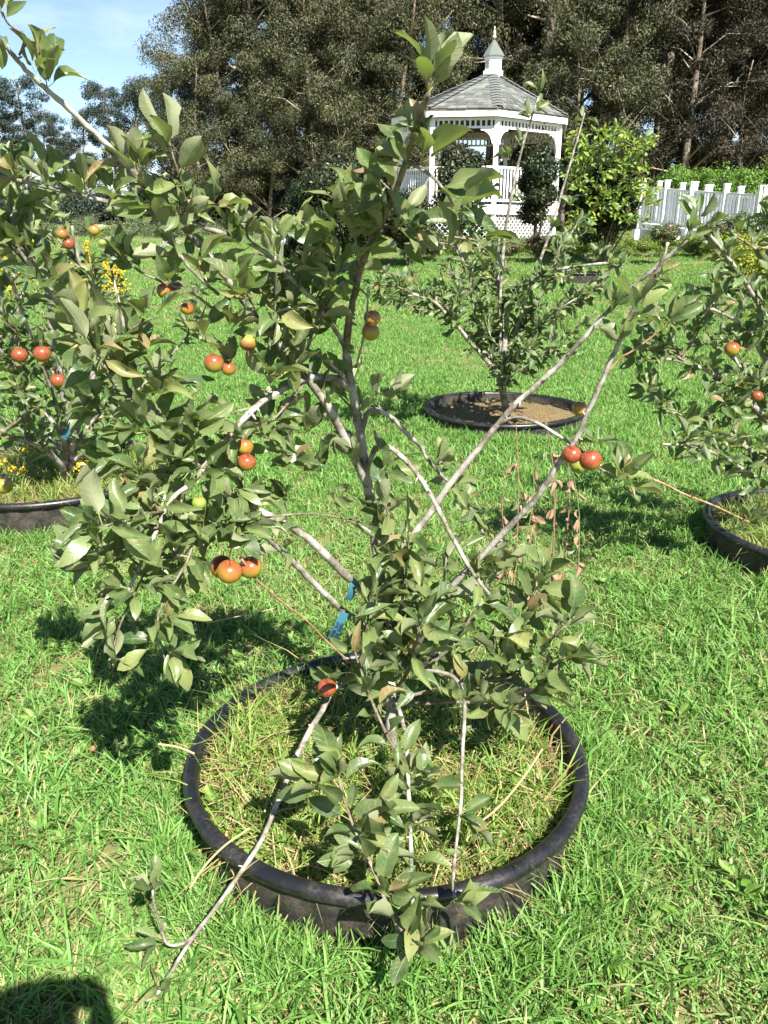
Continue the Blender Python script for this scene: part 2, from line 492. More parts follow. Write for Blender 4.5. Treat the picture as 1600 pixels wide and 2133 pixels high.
# ------------------------------------------------------------------ planter tubs
TUBS = {}
def make_tub(key, cx, cy, dia, top, label, soil_mat, ribs=True, wob=0.012, soil_drop=0.055, seed=0):
    base = float(gz(cx, cy))
    root = empty('planter_tub', (cx, cy, base), label, 'planter', 'black plastic tubs round the apple trees')
    rr = random.Random(seed)
    ph = [rr.uniform(0, 6.28) for _ in range(4)]
    n = 144
    Rr = dia / 2
    def rad(a): return Rr * (1 + wob * math.sin(2 * a + ph[0]) + wob * 0.5 * math.sin(3 * a + ph[1]))
    def ztop(a): return top + 0.006 * math.sin(2 * a + ph[2])
    vs = []; fs = []
    # wall: outer face, with ribs, and inner face
    prof = [(-0.004, 0.0), (-0.006, -0.05), (-0.014, -0.12), (-0.03, -top - 0.12)]
    for j, (dr, dz) in enumerate(prof):
        for k in range(n):
            a = 2 * math.pi * k / n
            rb = (0.007 if (k // 2) % 2 else 0.0) if (ribs and j > 0) else 0.0
            r = rad(a) + dr + rb
            vs.append((r * math.cos(a), r * math.sin(a), ztop(a) + dz))
    for j in range(len(prof)):
        dr, dz = prof[len(prof) - 1 - j]
        for k in range(n):
            a = 2 * math.pi * k / n
            r = rad(a) + dr - 0.012
            vs.append((r * math.cos(a), r * math.sin(a), ztop(a) + dz))
    for j in range(2 * len(prof) - 1):
        for k in range(n):
            k2 = (k + 1) % n
            fs.append((j * n + k, (j + 1) * n + k, (j + 1) * n + k2, j * n + k2))
    MB().add(vs, fs).build('wall', PLASTIC_W, root, True)
    # rolled rim
    rv = []; rf = []; q = 12; rr_ = 0.0185
    for k in range(n):
        a = 2 * math.pi * k / n
        for j in range(q):
            b = 2 * math.pi * j / q
            r = rad(a) + 0.002 + rr_ * math.cos(b)
            rv.append((r * math.cos(a), r * math.sin(a), ztop(a) + rr_ * 0.95 * math.sin(b)))
    for k in range(n):
        for j in range(q):
            k2 = (k + 1) % n; j2 = (j + 1) % q
            rf.append((k * q + j, k2 * q + j, k2 * q + j2, k * q + j2))
    MB().add(rv, rf).build('rim', PLASTIC, root, True)
    # soil
    sv = [(0, 0, top - soil_drop + 0.02)]; sf = []
    rings = 9; m_ = 60
    for i in range(1, rings + 1):
        for k in range(m_):
            a = 2 * math.pi * k / m_
            r = (rad(a) - 0.022) * i / rings
            sv.append((r * math.cos(a), r * math.sin(a), top - soil_drop + 0.02 * math.cos(i / rings * 1.5) + rr.uniform(-0.008, 0.008)))
    for k in range(m_):
        sf.append((0, 1 + k, 1 + (k + 1) % m_))
    for i in range(rings - 1):
        for k in range(m_):
            k2 = (k + 1) % m_
            sf.append((1 + i * m_ + k, 1 + (i + 1) * m_ + k, 1 + (i + 1) * m_ + k2, 1 + i * m_ + k2))
    MB().add(sv, sf).build('soil', soil_mat, root, True)
    TUBS[key] = (cx, cy, Rr, base + top - soil_drop, base)
    return root

make_tub('front', 0.008, 1.728, 0.965, 0.135, 'weathered black plastic tub ringing the apple tree with the blue strip tag', MULCH, True, 0.010, 0.06, 1)
lt = P(105, 1000, 4.15)
make_tub('left', lt.x, 4.16, 1.22, 0.145, 'ribbed black plastic tub with yellow flowers growing inside it', MULCH, True, 0.008, 0.05, 2)
make_tub('right', 2.0, 3.36, 1.04, 0.125, 'black plastic tub under the dense apple tree facing the box hedge', MULCH, True, 0.008, 0.05, 3)
bt = P(1050, 855, 5.85)
make_tub('back', bt.x, 5.85, 1.14, 0.085, 'half empty black plastic tub floored with brown mulch', MULCH, True, 0.008, 0.06, 4)
ft = P(1195, 560, 15.5)
make_tub('far', ft.x, 15.6, 1.05, 0.15, 'black plastic tub out on the lawn before the lattice', MULCH, False, 0.008, 0.05, 5)

# ------------------------------------------------------------------ leaves
def leaf_shape(seed, fold, curl, wid=0.29, wave=0.02, stations=6, pet=0.28, twist=0.0):
    r = random.Random(seed); cup = r.choice([-0.35, 0.0, 0.2, 0.5, 0.75])
    us = [-1, -0.52, 0, 0.52, 1]
    vs = []; uv = []; fs = []
    ts = [0.0, 0.10, 0.26, 0.46, 0.66, 0.85, 1.0]
    for i, t in enumerate(ts):
        w = wid * (math.sin(math.pi * t ** 0.95) ** 0.62 if 0 < t < 1 else 0.0) * r.uniform(0.93, 1.05)
        w = max(w, 0.012)
        for u in us:
            ww = w * (1 + (r.uniform(-0.08, 0.06) if abs(u) == 1 else 0))
            ang = twist * t
            x = u * ww * math.cos(fold * 0.6)
            z = abs(u) ** 1.2 * ww * math.sin(fold) - curl * t * t + wave * math.sin(t * 9 + u * 2 + seed) * abs(u) - 0.10 * abs(u) ** 3 * ww + cup * (u * u) * ww * (0.4 + t)
            y = t * (1 - 0.25 * abs(curl) * t)
            x, z = x * math.cos(ang) - z * math.sin(ang), x * math.sin(ang) + z * math.cos(ang)
            vs.append((x, pet + y, z)); uv.append((u, max(t, 0.02)))
    for i in range(len(ts) - 1):
        for k in range(4):
            a = i * 5 + k
            fs.append((a, a + 1, a + 6, a + 5))
    n = len(vs)
    pw = 0.013
    for (y, z) in ((0.0, 0.0), (pet * 0.5, -0.012), (pet + 0.03, 0.0)):
        vs += [(-pw, y, z), (pw, y, z)]; uv += [(0.5, -0.5), (0.5, -0.5)]
    fs += [(n, n + 1, n + 3, n + 2), (n + 2, n + 3, n + 5, n + 4)]
    return np.array(vs), np.array(fs), np.array(uv)

LSH = []
_r = random.Random(3)
for i in range(14):
    LSH.append(leaf_shape(i, _r.uniform(0.12, 0.95), _r.uniform(-0.1, 0.62), _r.uniform(0.18, 0.265), _r.uniform(0.02, 0.08), 6, _r.uniform(0.2, 0.34), _r.uniform(-0.9, 0.9)))
_leafmesh = {}
def leaf_mesh(i, mat):
    k = (i, mat.name)
    if k not in _leafmesh:
        V, F, uv = LSH[i]
        _leafmesh[k] = np_mesh('leaf', V, F, mat, True, {'rnd': np.zeros(len(V))}, uv)
    return _leafmesh[k]

CLEAR = [(462, 1181, 30, 1.52), (478, 1191, 32, 1.475), (522, 1182, 30, 1.50), (1191, 947, 26, 1.6), (1230, 959, 28, 1.585), (517, 714, 22, 1.53), (446, 757, 20, 1.5), (510, 930, 22, 1.53), (514, 963, 24, 1.515), (343, 606, 22, 1.47), (366, 602, 14, 1.5),
         (390, 643, 16, 1.49), (775, 662, 22, 1.66), (772, 692, 22, 1.645), (681, 1433, 26, 1.6), (415, 1048, 18, 1.44), (41, 740, 22, 3.62), (88, 737, 22, 3.6), (121, 793, 20, 3.62), (129, 487, 16, 3.7), (196, 480, 16, 3.75), (1207, 851, 18, 1.75), (1525, 727, 20, 2.88), (1577, 825, 16, 2.92), (8, 1011, 20, 1.9), (712, 1300, 30, 1.66)]
class Leaves:
    """collects leaf placements for one plant"""
    def __init__(s, seed): s.items = []; s.r = random.Random(seed)
    def leaf(s, p, d, size, up=None, roll=0.62):
        r = s.r
        d = Vector(d).normalized()
        u = Vector(up) if up is not None else Vector((0.15, -0.35, 1.0))
        u = u.normalized() + Vector((r.gauss(0, roll), r.gauss(0, roll), r.gauss(0, roll * 0.6)))
        n = u - d * u.dot(d)
        if n.length < 1e-3: n = d.orthogonal()
        n.normalize()
        x = d.cross(n)
        s.items.append((Vector(p), x, d, n, size, r.randrange(len(LSH)), r.random()))
    def rosette(s, p, d, n, size, spread=0.9):
        """a spur: n leaves fanning out round direction d"""
        r = s.r
        d = Vector(d).normalized()
        a0 = r.uniform(0, 6.28)
        o1 = d.orthogonal().normalized(); o2 = d.cross(o1)
        for k in range(n):
            a = a0 + k * 2.4 + r.uniform(-0.4, 0.4)
            sp = spread * r.uniform(0.35, 1.25)
            dd = d + (o1 * math.cos(a) + o2 * math.sin(a)) * sp
            s.leaf(Vector(p) + d * r.uniform(-0.012, 0.012), dd, size * r.uniform(0.6, 1.12))
    def along(s, line, step, n, size, t0=0.0, t1=1.0, up=0.45, tang=0.45, skip=0.15):
        r = s.r
        A = np.array(line); seg = np.linalg.norm(np.diff(A, axis=0), axis=1); cum = np.concatenate([[0], np.cumsum(seg)])
        tot = cum[-1]; x = t0 * tot + r.uniform(0, step)
        ang = r.uniform(0, 6.28)
        while x < t1 * tot:
            if r.random() > skip:
                i = min(np.searchsorted(cum, x) - 1, len(seg) - 1); i = max(i, 0)
                f = (x - cum[i]) / max(seg[i], 1e-6)
                p = Vector(A[i] + (A[i + 1] - A[i]) * f); t = Vector(A[i + 1] - A[i]).normalized()
                ang += 2.4
                o1 = t.orthogonal().normalized(); o2 = t.cross(o1)
                d = (o1 * math.cos(ang) + o2 * math.sin(ang)) * 0.9 + t * tang + Vector((0, -0.15, up))
                k = n if isinstance(n, int) else r.choice(n)
                if k == 1: s.leaf(p, d, size * r.uniform(0.7, 1.1))
                else: s.rosette(p, d, k, size, 0.85)
            x += step * r.uniform(0.6, 1.4)
    def build(s, root, base, mat, limit=300, minpx=10):
        """the leaves that show largest are parts of their own, the rest one mass"""
        its = []
        for it in s.items:
            # fruit hangs clear of the leaves in front of it
            hit = False
            for f in (0.35, 0.7, 1.1):
                q = it[0] + it[2] * it[4] * f
                qx, qy, _z = project(q)
                hit = hit or any((qx - a) ** 2 + (qy - b) ** 2 < r * r and q.y < Y + 0.03 for a, b, r, Y in CLEAR)
            if hit: continue
            c = it[0] + it[2] * it[4] * 0.6
            x, y, zc = project(c)
            vis = -60 < x < 1660 and -60 < y < 2190
            its.append((it[4] * FPX / zc if vis else 0, it))
        its.sort(key=lambda q: -q[0])
        k = 0; rest = []
        for px, it in its:
            if k < limit and px >= minpx:
                p, x, d, n, size, vi, rv = it
                o = bpy.data.objects.new('leaf', leaf_mesh(vi, mat))
                q = p - base
                o.matrix_basis = Matrix(((x.x * size, d.x * size, n.x * size, q.x), (x.y * size, d.y * size, n.y * size, q.y), (x.z * size, d.z * size, n.z * size, q.z), (0, 0, 0, 1)))
                put(o, root); k += 1
            else: rest.append(it)
        if rest:
            Vs = []; Fs = []; U = []; A = []; off = 0
            for p, x, d, n, size, vi, rv in rest:
                V, F, uv = LSH[vi]
                M = np.array([x, d, n]) * size
                Vs.append(V @ M + np.array(p - base)); Fs.append(F + off); U.append(uv); A.append(np.full(len(V), rv)); off += len(V)
            obj('leaves', np_mesh('leaves', np.concatenate(Vs), np.concatenate(Fs), mat, True, {'rnd': np.concatenate(A)}, np.concatenate(U)), root, kind='stuff')

def branch(root, base, pts, r0, r1, mat, name='branch', n=7, per=5, knots=True, seed=0):
    """pts: list of (px, py, Y) or Vectors"""
    W = [P(*p) if not isinstance(p, Vector) else p for p in pts]
    line = smooth_line([tuple(w) for w in W], per)
    m_ = len(line); rr = random.Random(seed + int(pts[0][0] * 7) % 1000)
    rad = []
    for i in range(m_):
        t = i / (m_ - 1)
        rad.append((r0 + (r1 - r0) * t ** 0.85) * (1 + (rr.uniform(-0.10, 0.14) if knots else 0)))
    jit = np.array([[rr.uniform(-1, 1) * r0 * 0.10 for _ in range(3)] for _ in range(m_)]); jit[0] = 0; jit[-1] = 0
    line = line + jit
    mb = MB().tube([Vector(q) - base for q in line], rad, n)
    if knots:   # little side spurs and buds
        for _ in range(max(1, m_ // 6)):
            i = rr.randrange(1, m_ - 1); p = Vector(line[i]) - base
            d = Vector((rr.gauss(0, 1), rr.gauss(0, 1), rr.gauss(0.4, 1))).normalized(); l = rad[i] * rr.uniform(1.5, 3.2)
            mb.tube([p, p + d * l * 0.6, p + d * l], [rad[i] * 0.5, rad[i] * 0.42, rad[i] * 0.25], 5)
    mb.build(name, mat, root, True)
    return line

# ------------------------------------------------------------------ front apple tree
tb = TUBS['front']
FB = Vector((0.02, 1.80, tb[3]))
front = empty('apple_tree', FB, 'wide open apple tree in the tub with the blue strip tag on its limb', 'tree', 'apple trees')
FL = Leaves(11)
def fb(pts, r0, r1, mat=BARK, name='branch', **kw): return branch(front, FB, pts, r0 * 0.8, r1 * 0.8, mat, name, **kw)

trunk = fb([FB - Vector((0, 0, 0.04)), P(812, 1400, 1.80), P(800, 1290, 1.80), P(786, 1160, 1.80), P(775, 1062, 1.79), P(762, 980, 1.78), P(749, 894, 1.76), P(733, 810, 1.74), P(721, 730, 1.70)], 0.019, 0.011, name='trunk', n=9)
lead = fb([(721, 730, 1.70), (726, 670, 1.67), (738, 615, 1.64), (752, 555, 1.60), (788, 478, 1.53), (822, 405, 1.46), (845, 335, 1.40), (868, 258, 1.34), (893, 195, 1.28)], 0.011, 0.0045, BARK_TWIG)
Bl = fb([(766, 1010, 1.78), (728, 935, 1.74), (690, 858, 1.70), (640, 787, 1.66), (592, 728, 1.62), (540, 668, 1.58), (492, 606, 1.54), (440, 540, 1.50), (385, 475, 1.46), (322, 412, 1.42), (280, 362, 1.40), (222, 300, 1.37), (155, 238, 1.34), (100, 188, 1.31), (60, 152, 1.29), (28, 115, 1.27), (-2, 82, 1.25), (-30, 50, 1.24)], 0.0125, 0.0028)
C1 = fb([(733, 812, 1.74), (700, 790, 1.71), (662, 786, 1.68), (621, 796, 1.64), (545, 838, 1.58), (495, 888, 1.54), (449, 939, 1.50), (405, 1000, 1.46), (358, 1040, 1.43), (325, 1110, 1.40), (292, 1180, 1.37), (268, 1232, 1.35)], 0.0105, 0.004)
D1 = fb([(795, 1290, 1.80), (752, 1228, 1.76), (715, 1193, 1.73), (640, 1120, 1.68), (565, 1076, 1.63), (512, 1052, 1.60), (450, 1003, 1.57), (385, 938, 1.55), (322, 872, 1.53), (255, 803, 1.51), (202, 738, 1.49), (142, 660, 1.47), (85, 578, 1.45), (30, 505, 1.43), (-20, 450, 1.42)], 0.0125, 0.006)
D2 = fb([(790, 1330, 1.80), (740, 1292, 1.76), (690, 1250, 1.72), (640, 1200, 1.67), (580, 1141, 1.61), (538, 1105, 1.57), (505, 1085, 1.53), (470, 1095, 1.49), (440, 1080, 1.46)], 0.011, 0.005)
E1 = fb([(766, 990, 1.78), (778, 940, 1.75), (805, 929, 1.72), (842, 957, 1.69), (872, 991, 1.67), (902, 1040, 1.65), (925, 1085, 1.63), (944, 1122, 1.62), (968, 1165, 1.61), (990, 1200, 1.60), (1020, 1240, 1.59)], 0.0085, 0.005)
E2 = fb([(752, 905, 1.76), (770, 855, 1.75), (812, 867, 1.77), (850, 905, 1.79), (876, 930, 1.81), (890, 956, 1.82), (925, 995, 1.84), (955, 1025, 1.86), (985, 1070, 1.88), (1010, 1120, 1.90)], 0.0075, 0.004)
E3 = fb([(808, 1260, 1.80), (835, 1170, 1.79), (869, 1104, 1.78), (899, 1064, 1.78), (944, 999, 1.77), (987, 946, 1.76), (1036, 885, 1.75), (1075, 841, 1.74), (1119, 802, 1.73), (1162, 762, 1.72), (1206, 714, 1.70), (1276, 640, 1.68), (1316, 600, 1.66), (1359, 563, 1.64), (1395, 532, 1.62), (1430, 500, 1.60)], 0.0125, 0.0042)
E4 = fb([(812, 1400, 1.80), (860, 1325, 1.77), (939, 1226, 1.73), (1009, 1152, 1.69), (1075, 1082, 1.66), (1119, 1034, 1.64), (1162, 968, 1.62), (1202, 911, 1.61), (1224, 859, 1.60), (1250, 802, 1.59), (1267, 762, 1.58), (1289, 714, 1.57), (1311, 662, 1.56), (1329, 627, 1.55), (1355, 585, 1.54), (1377, 546, 1.53), (1392, 505, 1.52)], 0.011, 0.0036)
E5 = fb([(1036, 885, 1.75), (1062, 872, 1.73), (1092, 871, 1.71), (1127, 885, 1.69), (1162, 907, 1.67), (1206, 935, 1.64), (1250, 975, 1.62), (1288, 1003, 1.60)], 0.0055, 0.0035)
E6 = fb([(1290, 985, 1.60), (1316, 983, 1.61), (1381, 1007, 1.64), (1425, 1029, 1.66), (1482, 1051, 1.69), (1521, 1069, 1.71), (1558, 1087, 1.72)], 0.0032, 0.0022, BARK_RED)
E7 = fb([(1255, 790, 1.59), (1289, 749, 1.58), (1316, 732, 1.57), (1364, 697, 1.56), (1394, 672, 1.55)], 0.003, 0.002, BARK_RED)
F1 = fb([P(806, 1440, 1.80), P(745, 1412, 1.74), P(700, 1432, 1.68), P(665, 1490, 1.60), P(625, 1560, 1.53), P(600, 1620, 1.48), P(575, 1680, 1.43), P(545, 1750, 1.37), P(500, 1820, 1.31), P(450, 1890, 1.26), P(400, 1955, 1.21), P(360, 2020, 1.165), P(330, 2065, 1.13), P(305, 2085, 1.12)], 0.0095, 0.004)
F1b = fb([(410, 1945, 1.215), (378, 1966, 1.20), (348, 1965, 1.18), (334, 1925, 1.17), (322, 1885, 1.165), (318, 1855, 1.16)], 0.0045, 0.0026)
F2 = fb([P(815, 1440, 1.80), P(880, 1400, 1.72), P(940, 1408, 1.66), P(966, 1450, 1.61), P(966, 1520, 1.56), P(962, 1600, 1.47), P(960, 1680, 1.38), P(950, 1760, 1.30), P(944, 1830, 1.22), P(948, 1880, 1.17)], 0.007, 0.0035)
F3 = fb([P(816, 1450, 1.79), P(832, 1480, 1.70), P(846, 1550, 1.58), P(850, 1640, 1.45), P(855, 1740, 1.34), P(858, 1830, 1.24), P(862, 1920, 1.16), P(868, 1985, 1.115)], 0.0075, 0.004)
F4 = fb([(866, 1975, 1.12), (838, 1938, 1.14), (801, 1871, 1.18), (768, 1790, 1.23), (742, 1735, 1.26), (718, 1669, 1.30), (706, 1625, 1.32)], 0.0048, 0.003, BARK_TWIG)
F5 = fb([(848, 1600, 1.53), (825, 1562, 1.52), (807, 1533, 1.525), (777, 1467, 1.54), (760, 1420, 1.55), (740, 1360, 1.57), (725, 1310, 1.58)], 0.005, 0.003, BARK_TWIG)
shoots = []
for pts in ([(812, 1440, 1.79), (880, 1400, 1.76), (950, 1330, 1.73), (1000, 1250, 1.71), (1020, 1180, 1.70)],
            [(815, 1460, 1.78), (930, 1430, 1.74), (1020, 1410, 1.71), (1070, 1330, 1.69), (1100, 1270, 1.68), (1130, 1200, 1.67)],
            [(818, 1470, 1.77), (960, 1462, 1.70), (1070, 1470, 1.65), (1130, 1420, 1.63), (1180, 1365, 1.62)],
            [(812, 1420, 1.78), (830, 1300, 1.72), (845, 1200, 1.69), (852, 1110, 1.67)],
            [(806, 1400, 1.78), (815, 1260, 1.71), (820, 1130, 1.68), (800, 1040, 1.67)],
            [(812, 1430, 1.77), (880, 1330, 1.69), (920, 1230, 1.66), (930, 1160, 1.65)],
            [(810, 1450, 1.76), (850, 1400, 1.62), (870, 1330, 1.58), (880, 1250, 1.57)],
            [(806, 1440, 1.77), (770, 1380, 1.66), (765, 1300, 1.63), (780, 1210, 1.62)],
            [(1000, 1420, 1.69), (1090, 1400, 1.66), (1150, 1330, 1.64), (1190, 1290, 1.63)]):
    shoots.append(fb(pts, 0.0065, 0.0025, BARK_TWIG))
H = {}
H['h1'] = fb([(733, 810, 1.74), (711, 781, 1.71), (681, 751, 1.68), (644, 729, 1.65), (587, 695, 1.62), (540, 660, 1.60)], 0.006, 0.003)
H['h2'] = fb([(724, 735, 1.70), (700, 690, 1.66), (672, 655, 1.63), (640, 642, 1.60), (602, 641, 1.57), (575, 650, 1.55)], 0.0065, 0.003)
H['h3'] = fb([(676, 660, 1.63), (650, 622, 1.60), (614, 588, 1.57), (565, 535, 1.54), (510, 500, 1.51), (450, 482, 1.48), (392, 465, 1.45), (300, 440, 1.42), (200, 415, 1.40), (125, 397, 1.38), (50, 378, 1.36), (-20, 362, 1.35)], 0.007, 0.0035)
H['h4'] = fb([(640, 727, 1.65), (662, 661, 1.61), (692, 609, 1.58), (719, 590, 1.56)], 0.0045, 0.0025, BARK_TWIG)
H['h5'] = fb([(750, 562, 1.60), (742, 505, 1.55), (734, 470, 1.53), (722, 440, 1.51)], 0.0045, 0.0025, BARK_TWIG)
H['h6'] = fb([(742, 765, 1.71), (756, 710, 1.66), (764, 661, 1.64), (767, 597, 1.62)], 0.0035, 0.0022)
H['h7'] = fb([(455, 612, 1.50), (428, 590, 1.47), (385, 545, 1.45), (352, 482, 1.43), (318, 445, 1.42)], 0.004, 0.0028)
H['h8'] = fb([(440, 640, 1.52), (400, 610, 1.49), (340, 588, 1.46), (290, 565, 1.44), (262, 540, 1.43)], 0.0035, 0.002, BARK_TWIG)
H['h9'] = fb([(540, 1080, 1.58), (602, 1072, 1.62), (647, 1070, 1.66), (700, 1077, 1.71), (749, 1085, 1.77)], 0.0022, 0.0028, BARK_TWIG)
H['h10'] = fb([(500, 1160, 1.47), (534, 1206, 1.50), (587, 1253, 1.56), (635, 1289, 1.61), (682, 1337, 1.67), (740, 1390, 1.74)], 0.0022, 0.003, BARK_RED)
H['h11'] = fb([(640, 790, 1.66), (600, 840, 1.62), (560, 880, 1.60), (520, 880, 1.56)], 0.004, 0.002, BARK_TWIG)
H['h12'] = fb([(575, 530, 1.52), (574, 590, 1.55), (572, 650, 1.58), (572, 700, 1.61)], 0.0035, 0.003)
H['h13'] = fb([(330, 1100, 1.40), (290, 1100, 1.37), (240, 1120, 1.34), (205, 1150, 1.32)], 0.0035, 0.002, BARK_TWIG)
H['h14'] = fb([(352, 1060, 1.42), (400, 1140, 1.40), (330, 1280, 1.36), (345, 1380, 1.34)], 0.003, 0.002, BARK_TWIG)
H['h15'] = fb([(845, 335, 1.40), (890, 360, 1.36), (925, 395, 1.34), (945, 430, 1.33)], 0.004, 0.0022, BARK_TWIG)
H['h16'] = fb([(800, 470, 1.52), (850, 480, 1.50), (920, 490, 1.49), (990, 500, 1.48)], 0.0035, 0.002, BARK_TWIG)
H['h17'] = fb([(500, 1090, 1.52), (490, 1110, 1.50), (478, 1160, 1.49)], 0.0025, 0.0016, BARK_RED)
H['h18'] = fb([(300, 1195, 1.37), (255, 1290, 1.345), (230, 1370, 1.33)], 0.003, 0.0018, BARK_TWIG)
H['h19'] = fb([(40, 115, 1.27), (55, 80, 1.265), (18, 50, 1.25), (5, 25, 1.24)], 0.0022, 0.0015, BARK_TWIG)

S = 0.074
PX = 0.84
# leafy shoots
for sl in shoots: FL.along(sl, 0.024, (1, 2, 2, 3), S * 1.12, 0.22, 1.0, 0.5, 0.4, 0.08)
FL.along(lead, 0.045, (1, 2), S * 1.0, 0.2, 0.6)
FL.along(F4, 0.022, (1, 2), S * 1.15, 0.0, 1.0, 0.6, 0.3, 0.05)
FL.along(F5, 0.022, (1, 2), S * 1.15, 0.05, 1.0, 0.6, 0.3, 0.05)
FL.along(F3, 0.04, (1, 2), S * 0.95, 0.2, 1.0, 0.4, 0.3, 0.2)
FL.along(C1, 0.028, (2, 3, 4), S * 0.98, 0.45, 1.0)
FL.along(D1, 0.034, (2, 3, 4), S, 0.36, 0.95)
FL.along(D2, 0.03, (2, 3), S * 0.95, 0.6, 1.0)
FL.along(Bl, 0.062, (2, 3), S * 0.82, 0.06, 0.60)
FL.along(Bl, 0.12, (3, 4), S * 0.75, 0.60, 0.70)
for k in ('h1', 'h2', 'h3', 'h7', 'h8'): FL.along(H[k], 0.07 if k == 'h3' else 0.042, (2, 3, 4), S * 0.82, 0.1, 1.0)
for k in ('h4', 'h5', 'h11', 'h12', 'h13', 'h14', 'h15', 'h16', 'h18'): FL.along(H[k], 0.035, (1, 2, 3), S * 0.9, 0.15, 1.0)
FL.along(trunk, 0.07, (1, 1, 2), S * 0.92, 0.40, 1.0)
FL.along(E1, 0.08, (1, 2), S * 0.8, 0.75, 1.0)
FL.along(E2, 0.04, (2, 3), S * 0.9, 0.55, 1.0)
FL.along(E5, 0.05, (1, 2), S * 0.6, 0.6, 0.95)
FL.along(E6, 0.2, (2,), S * 0.4, 0.1, 0.9)

rt = random.Random(17)
def side_twigs(line, n, t0, t1, lo, hi, size):
    for _ in range(n):
        k = int((t0 + (t1 - t0) * rt.random()) * (len(line) - 2))
        p = Vector(line[k]); t = Vector(line[k + 1] - line[k]).normalized()
        d = (t * 0.6 + Vector((rt.gauss(0, 0.6), rt.gauss(0, 0.5), rt.gauss(0.15, 0.5)))).normalized(); ll = rt.uniform(lo, hi)
        tl = branch(front, FB, [p, p + d * ll * 0.5 + Vector((0, 0, 0.012)), p + d * ll + Vector((0, 0, rt.uniform(-0.02, 0.03)))], 0.0028, 0.0014, BARK_TWIG, 'branch', 5, 3, False, 3)
        FL.along(tl, 0.026, (1, 2, 2), size, 0.2, 1.0, 0.4, 0.4, 0.05)
        FL.rosette(Vector(tl[-1]), d + Vector((0, 0, 0.4)), 4, size, 0.8)
side_twigs(D1, 10, 0.38, 0.97, 0.09, 0.20, S * 0.95)
side_twigs(C1, 9, 0.35, 0.98, 0.08, 0.18, S * 0.95)
side_twigs(Bl, 3, 0.10, 0.50, 0.07, 0.15, S * 0.85)
side_twigs(H['h3'], 2, 0.1, 0.9, 0.06, 0.12, S * 0.8)
side_twigs(D2, 4, 0.55, 1.0, 0.07, 0.14, S * 0.95)
side_twigs(H['h2'], 3, 0.3, 1.0, 0.07, 0.12, S * 0.85)
side_twigs(trunk, 2, 0.45, 0.95, 0.08, 0.18, S * 0.9)

def ros(px, py, Y, dx, dup, n, size, toward=0.25, spread=0.8):
    FL.rosette(P(px, py, Y), Vector((dx, -toward, dup)), int(n * 1.35 + 0.5), size * PX, spread)
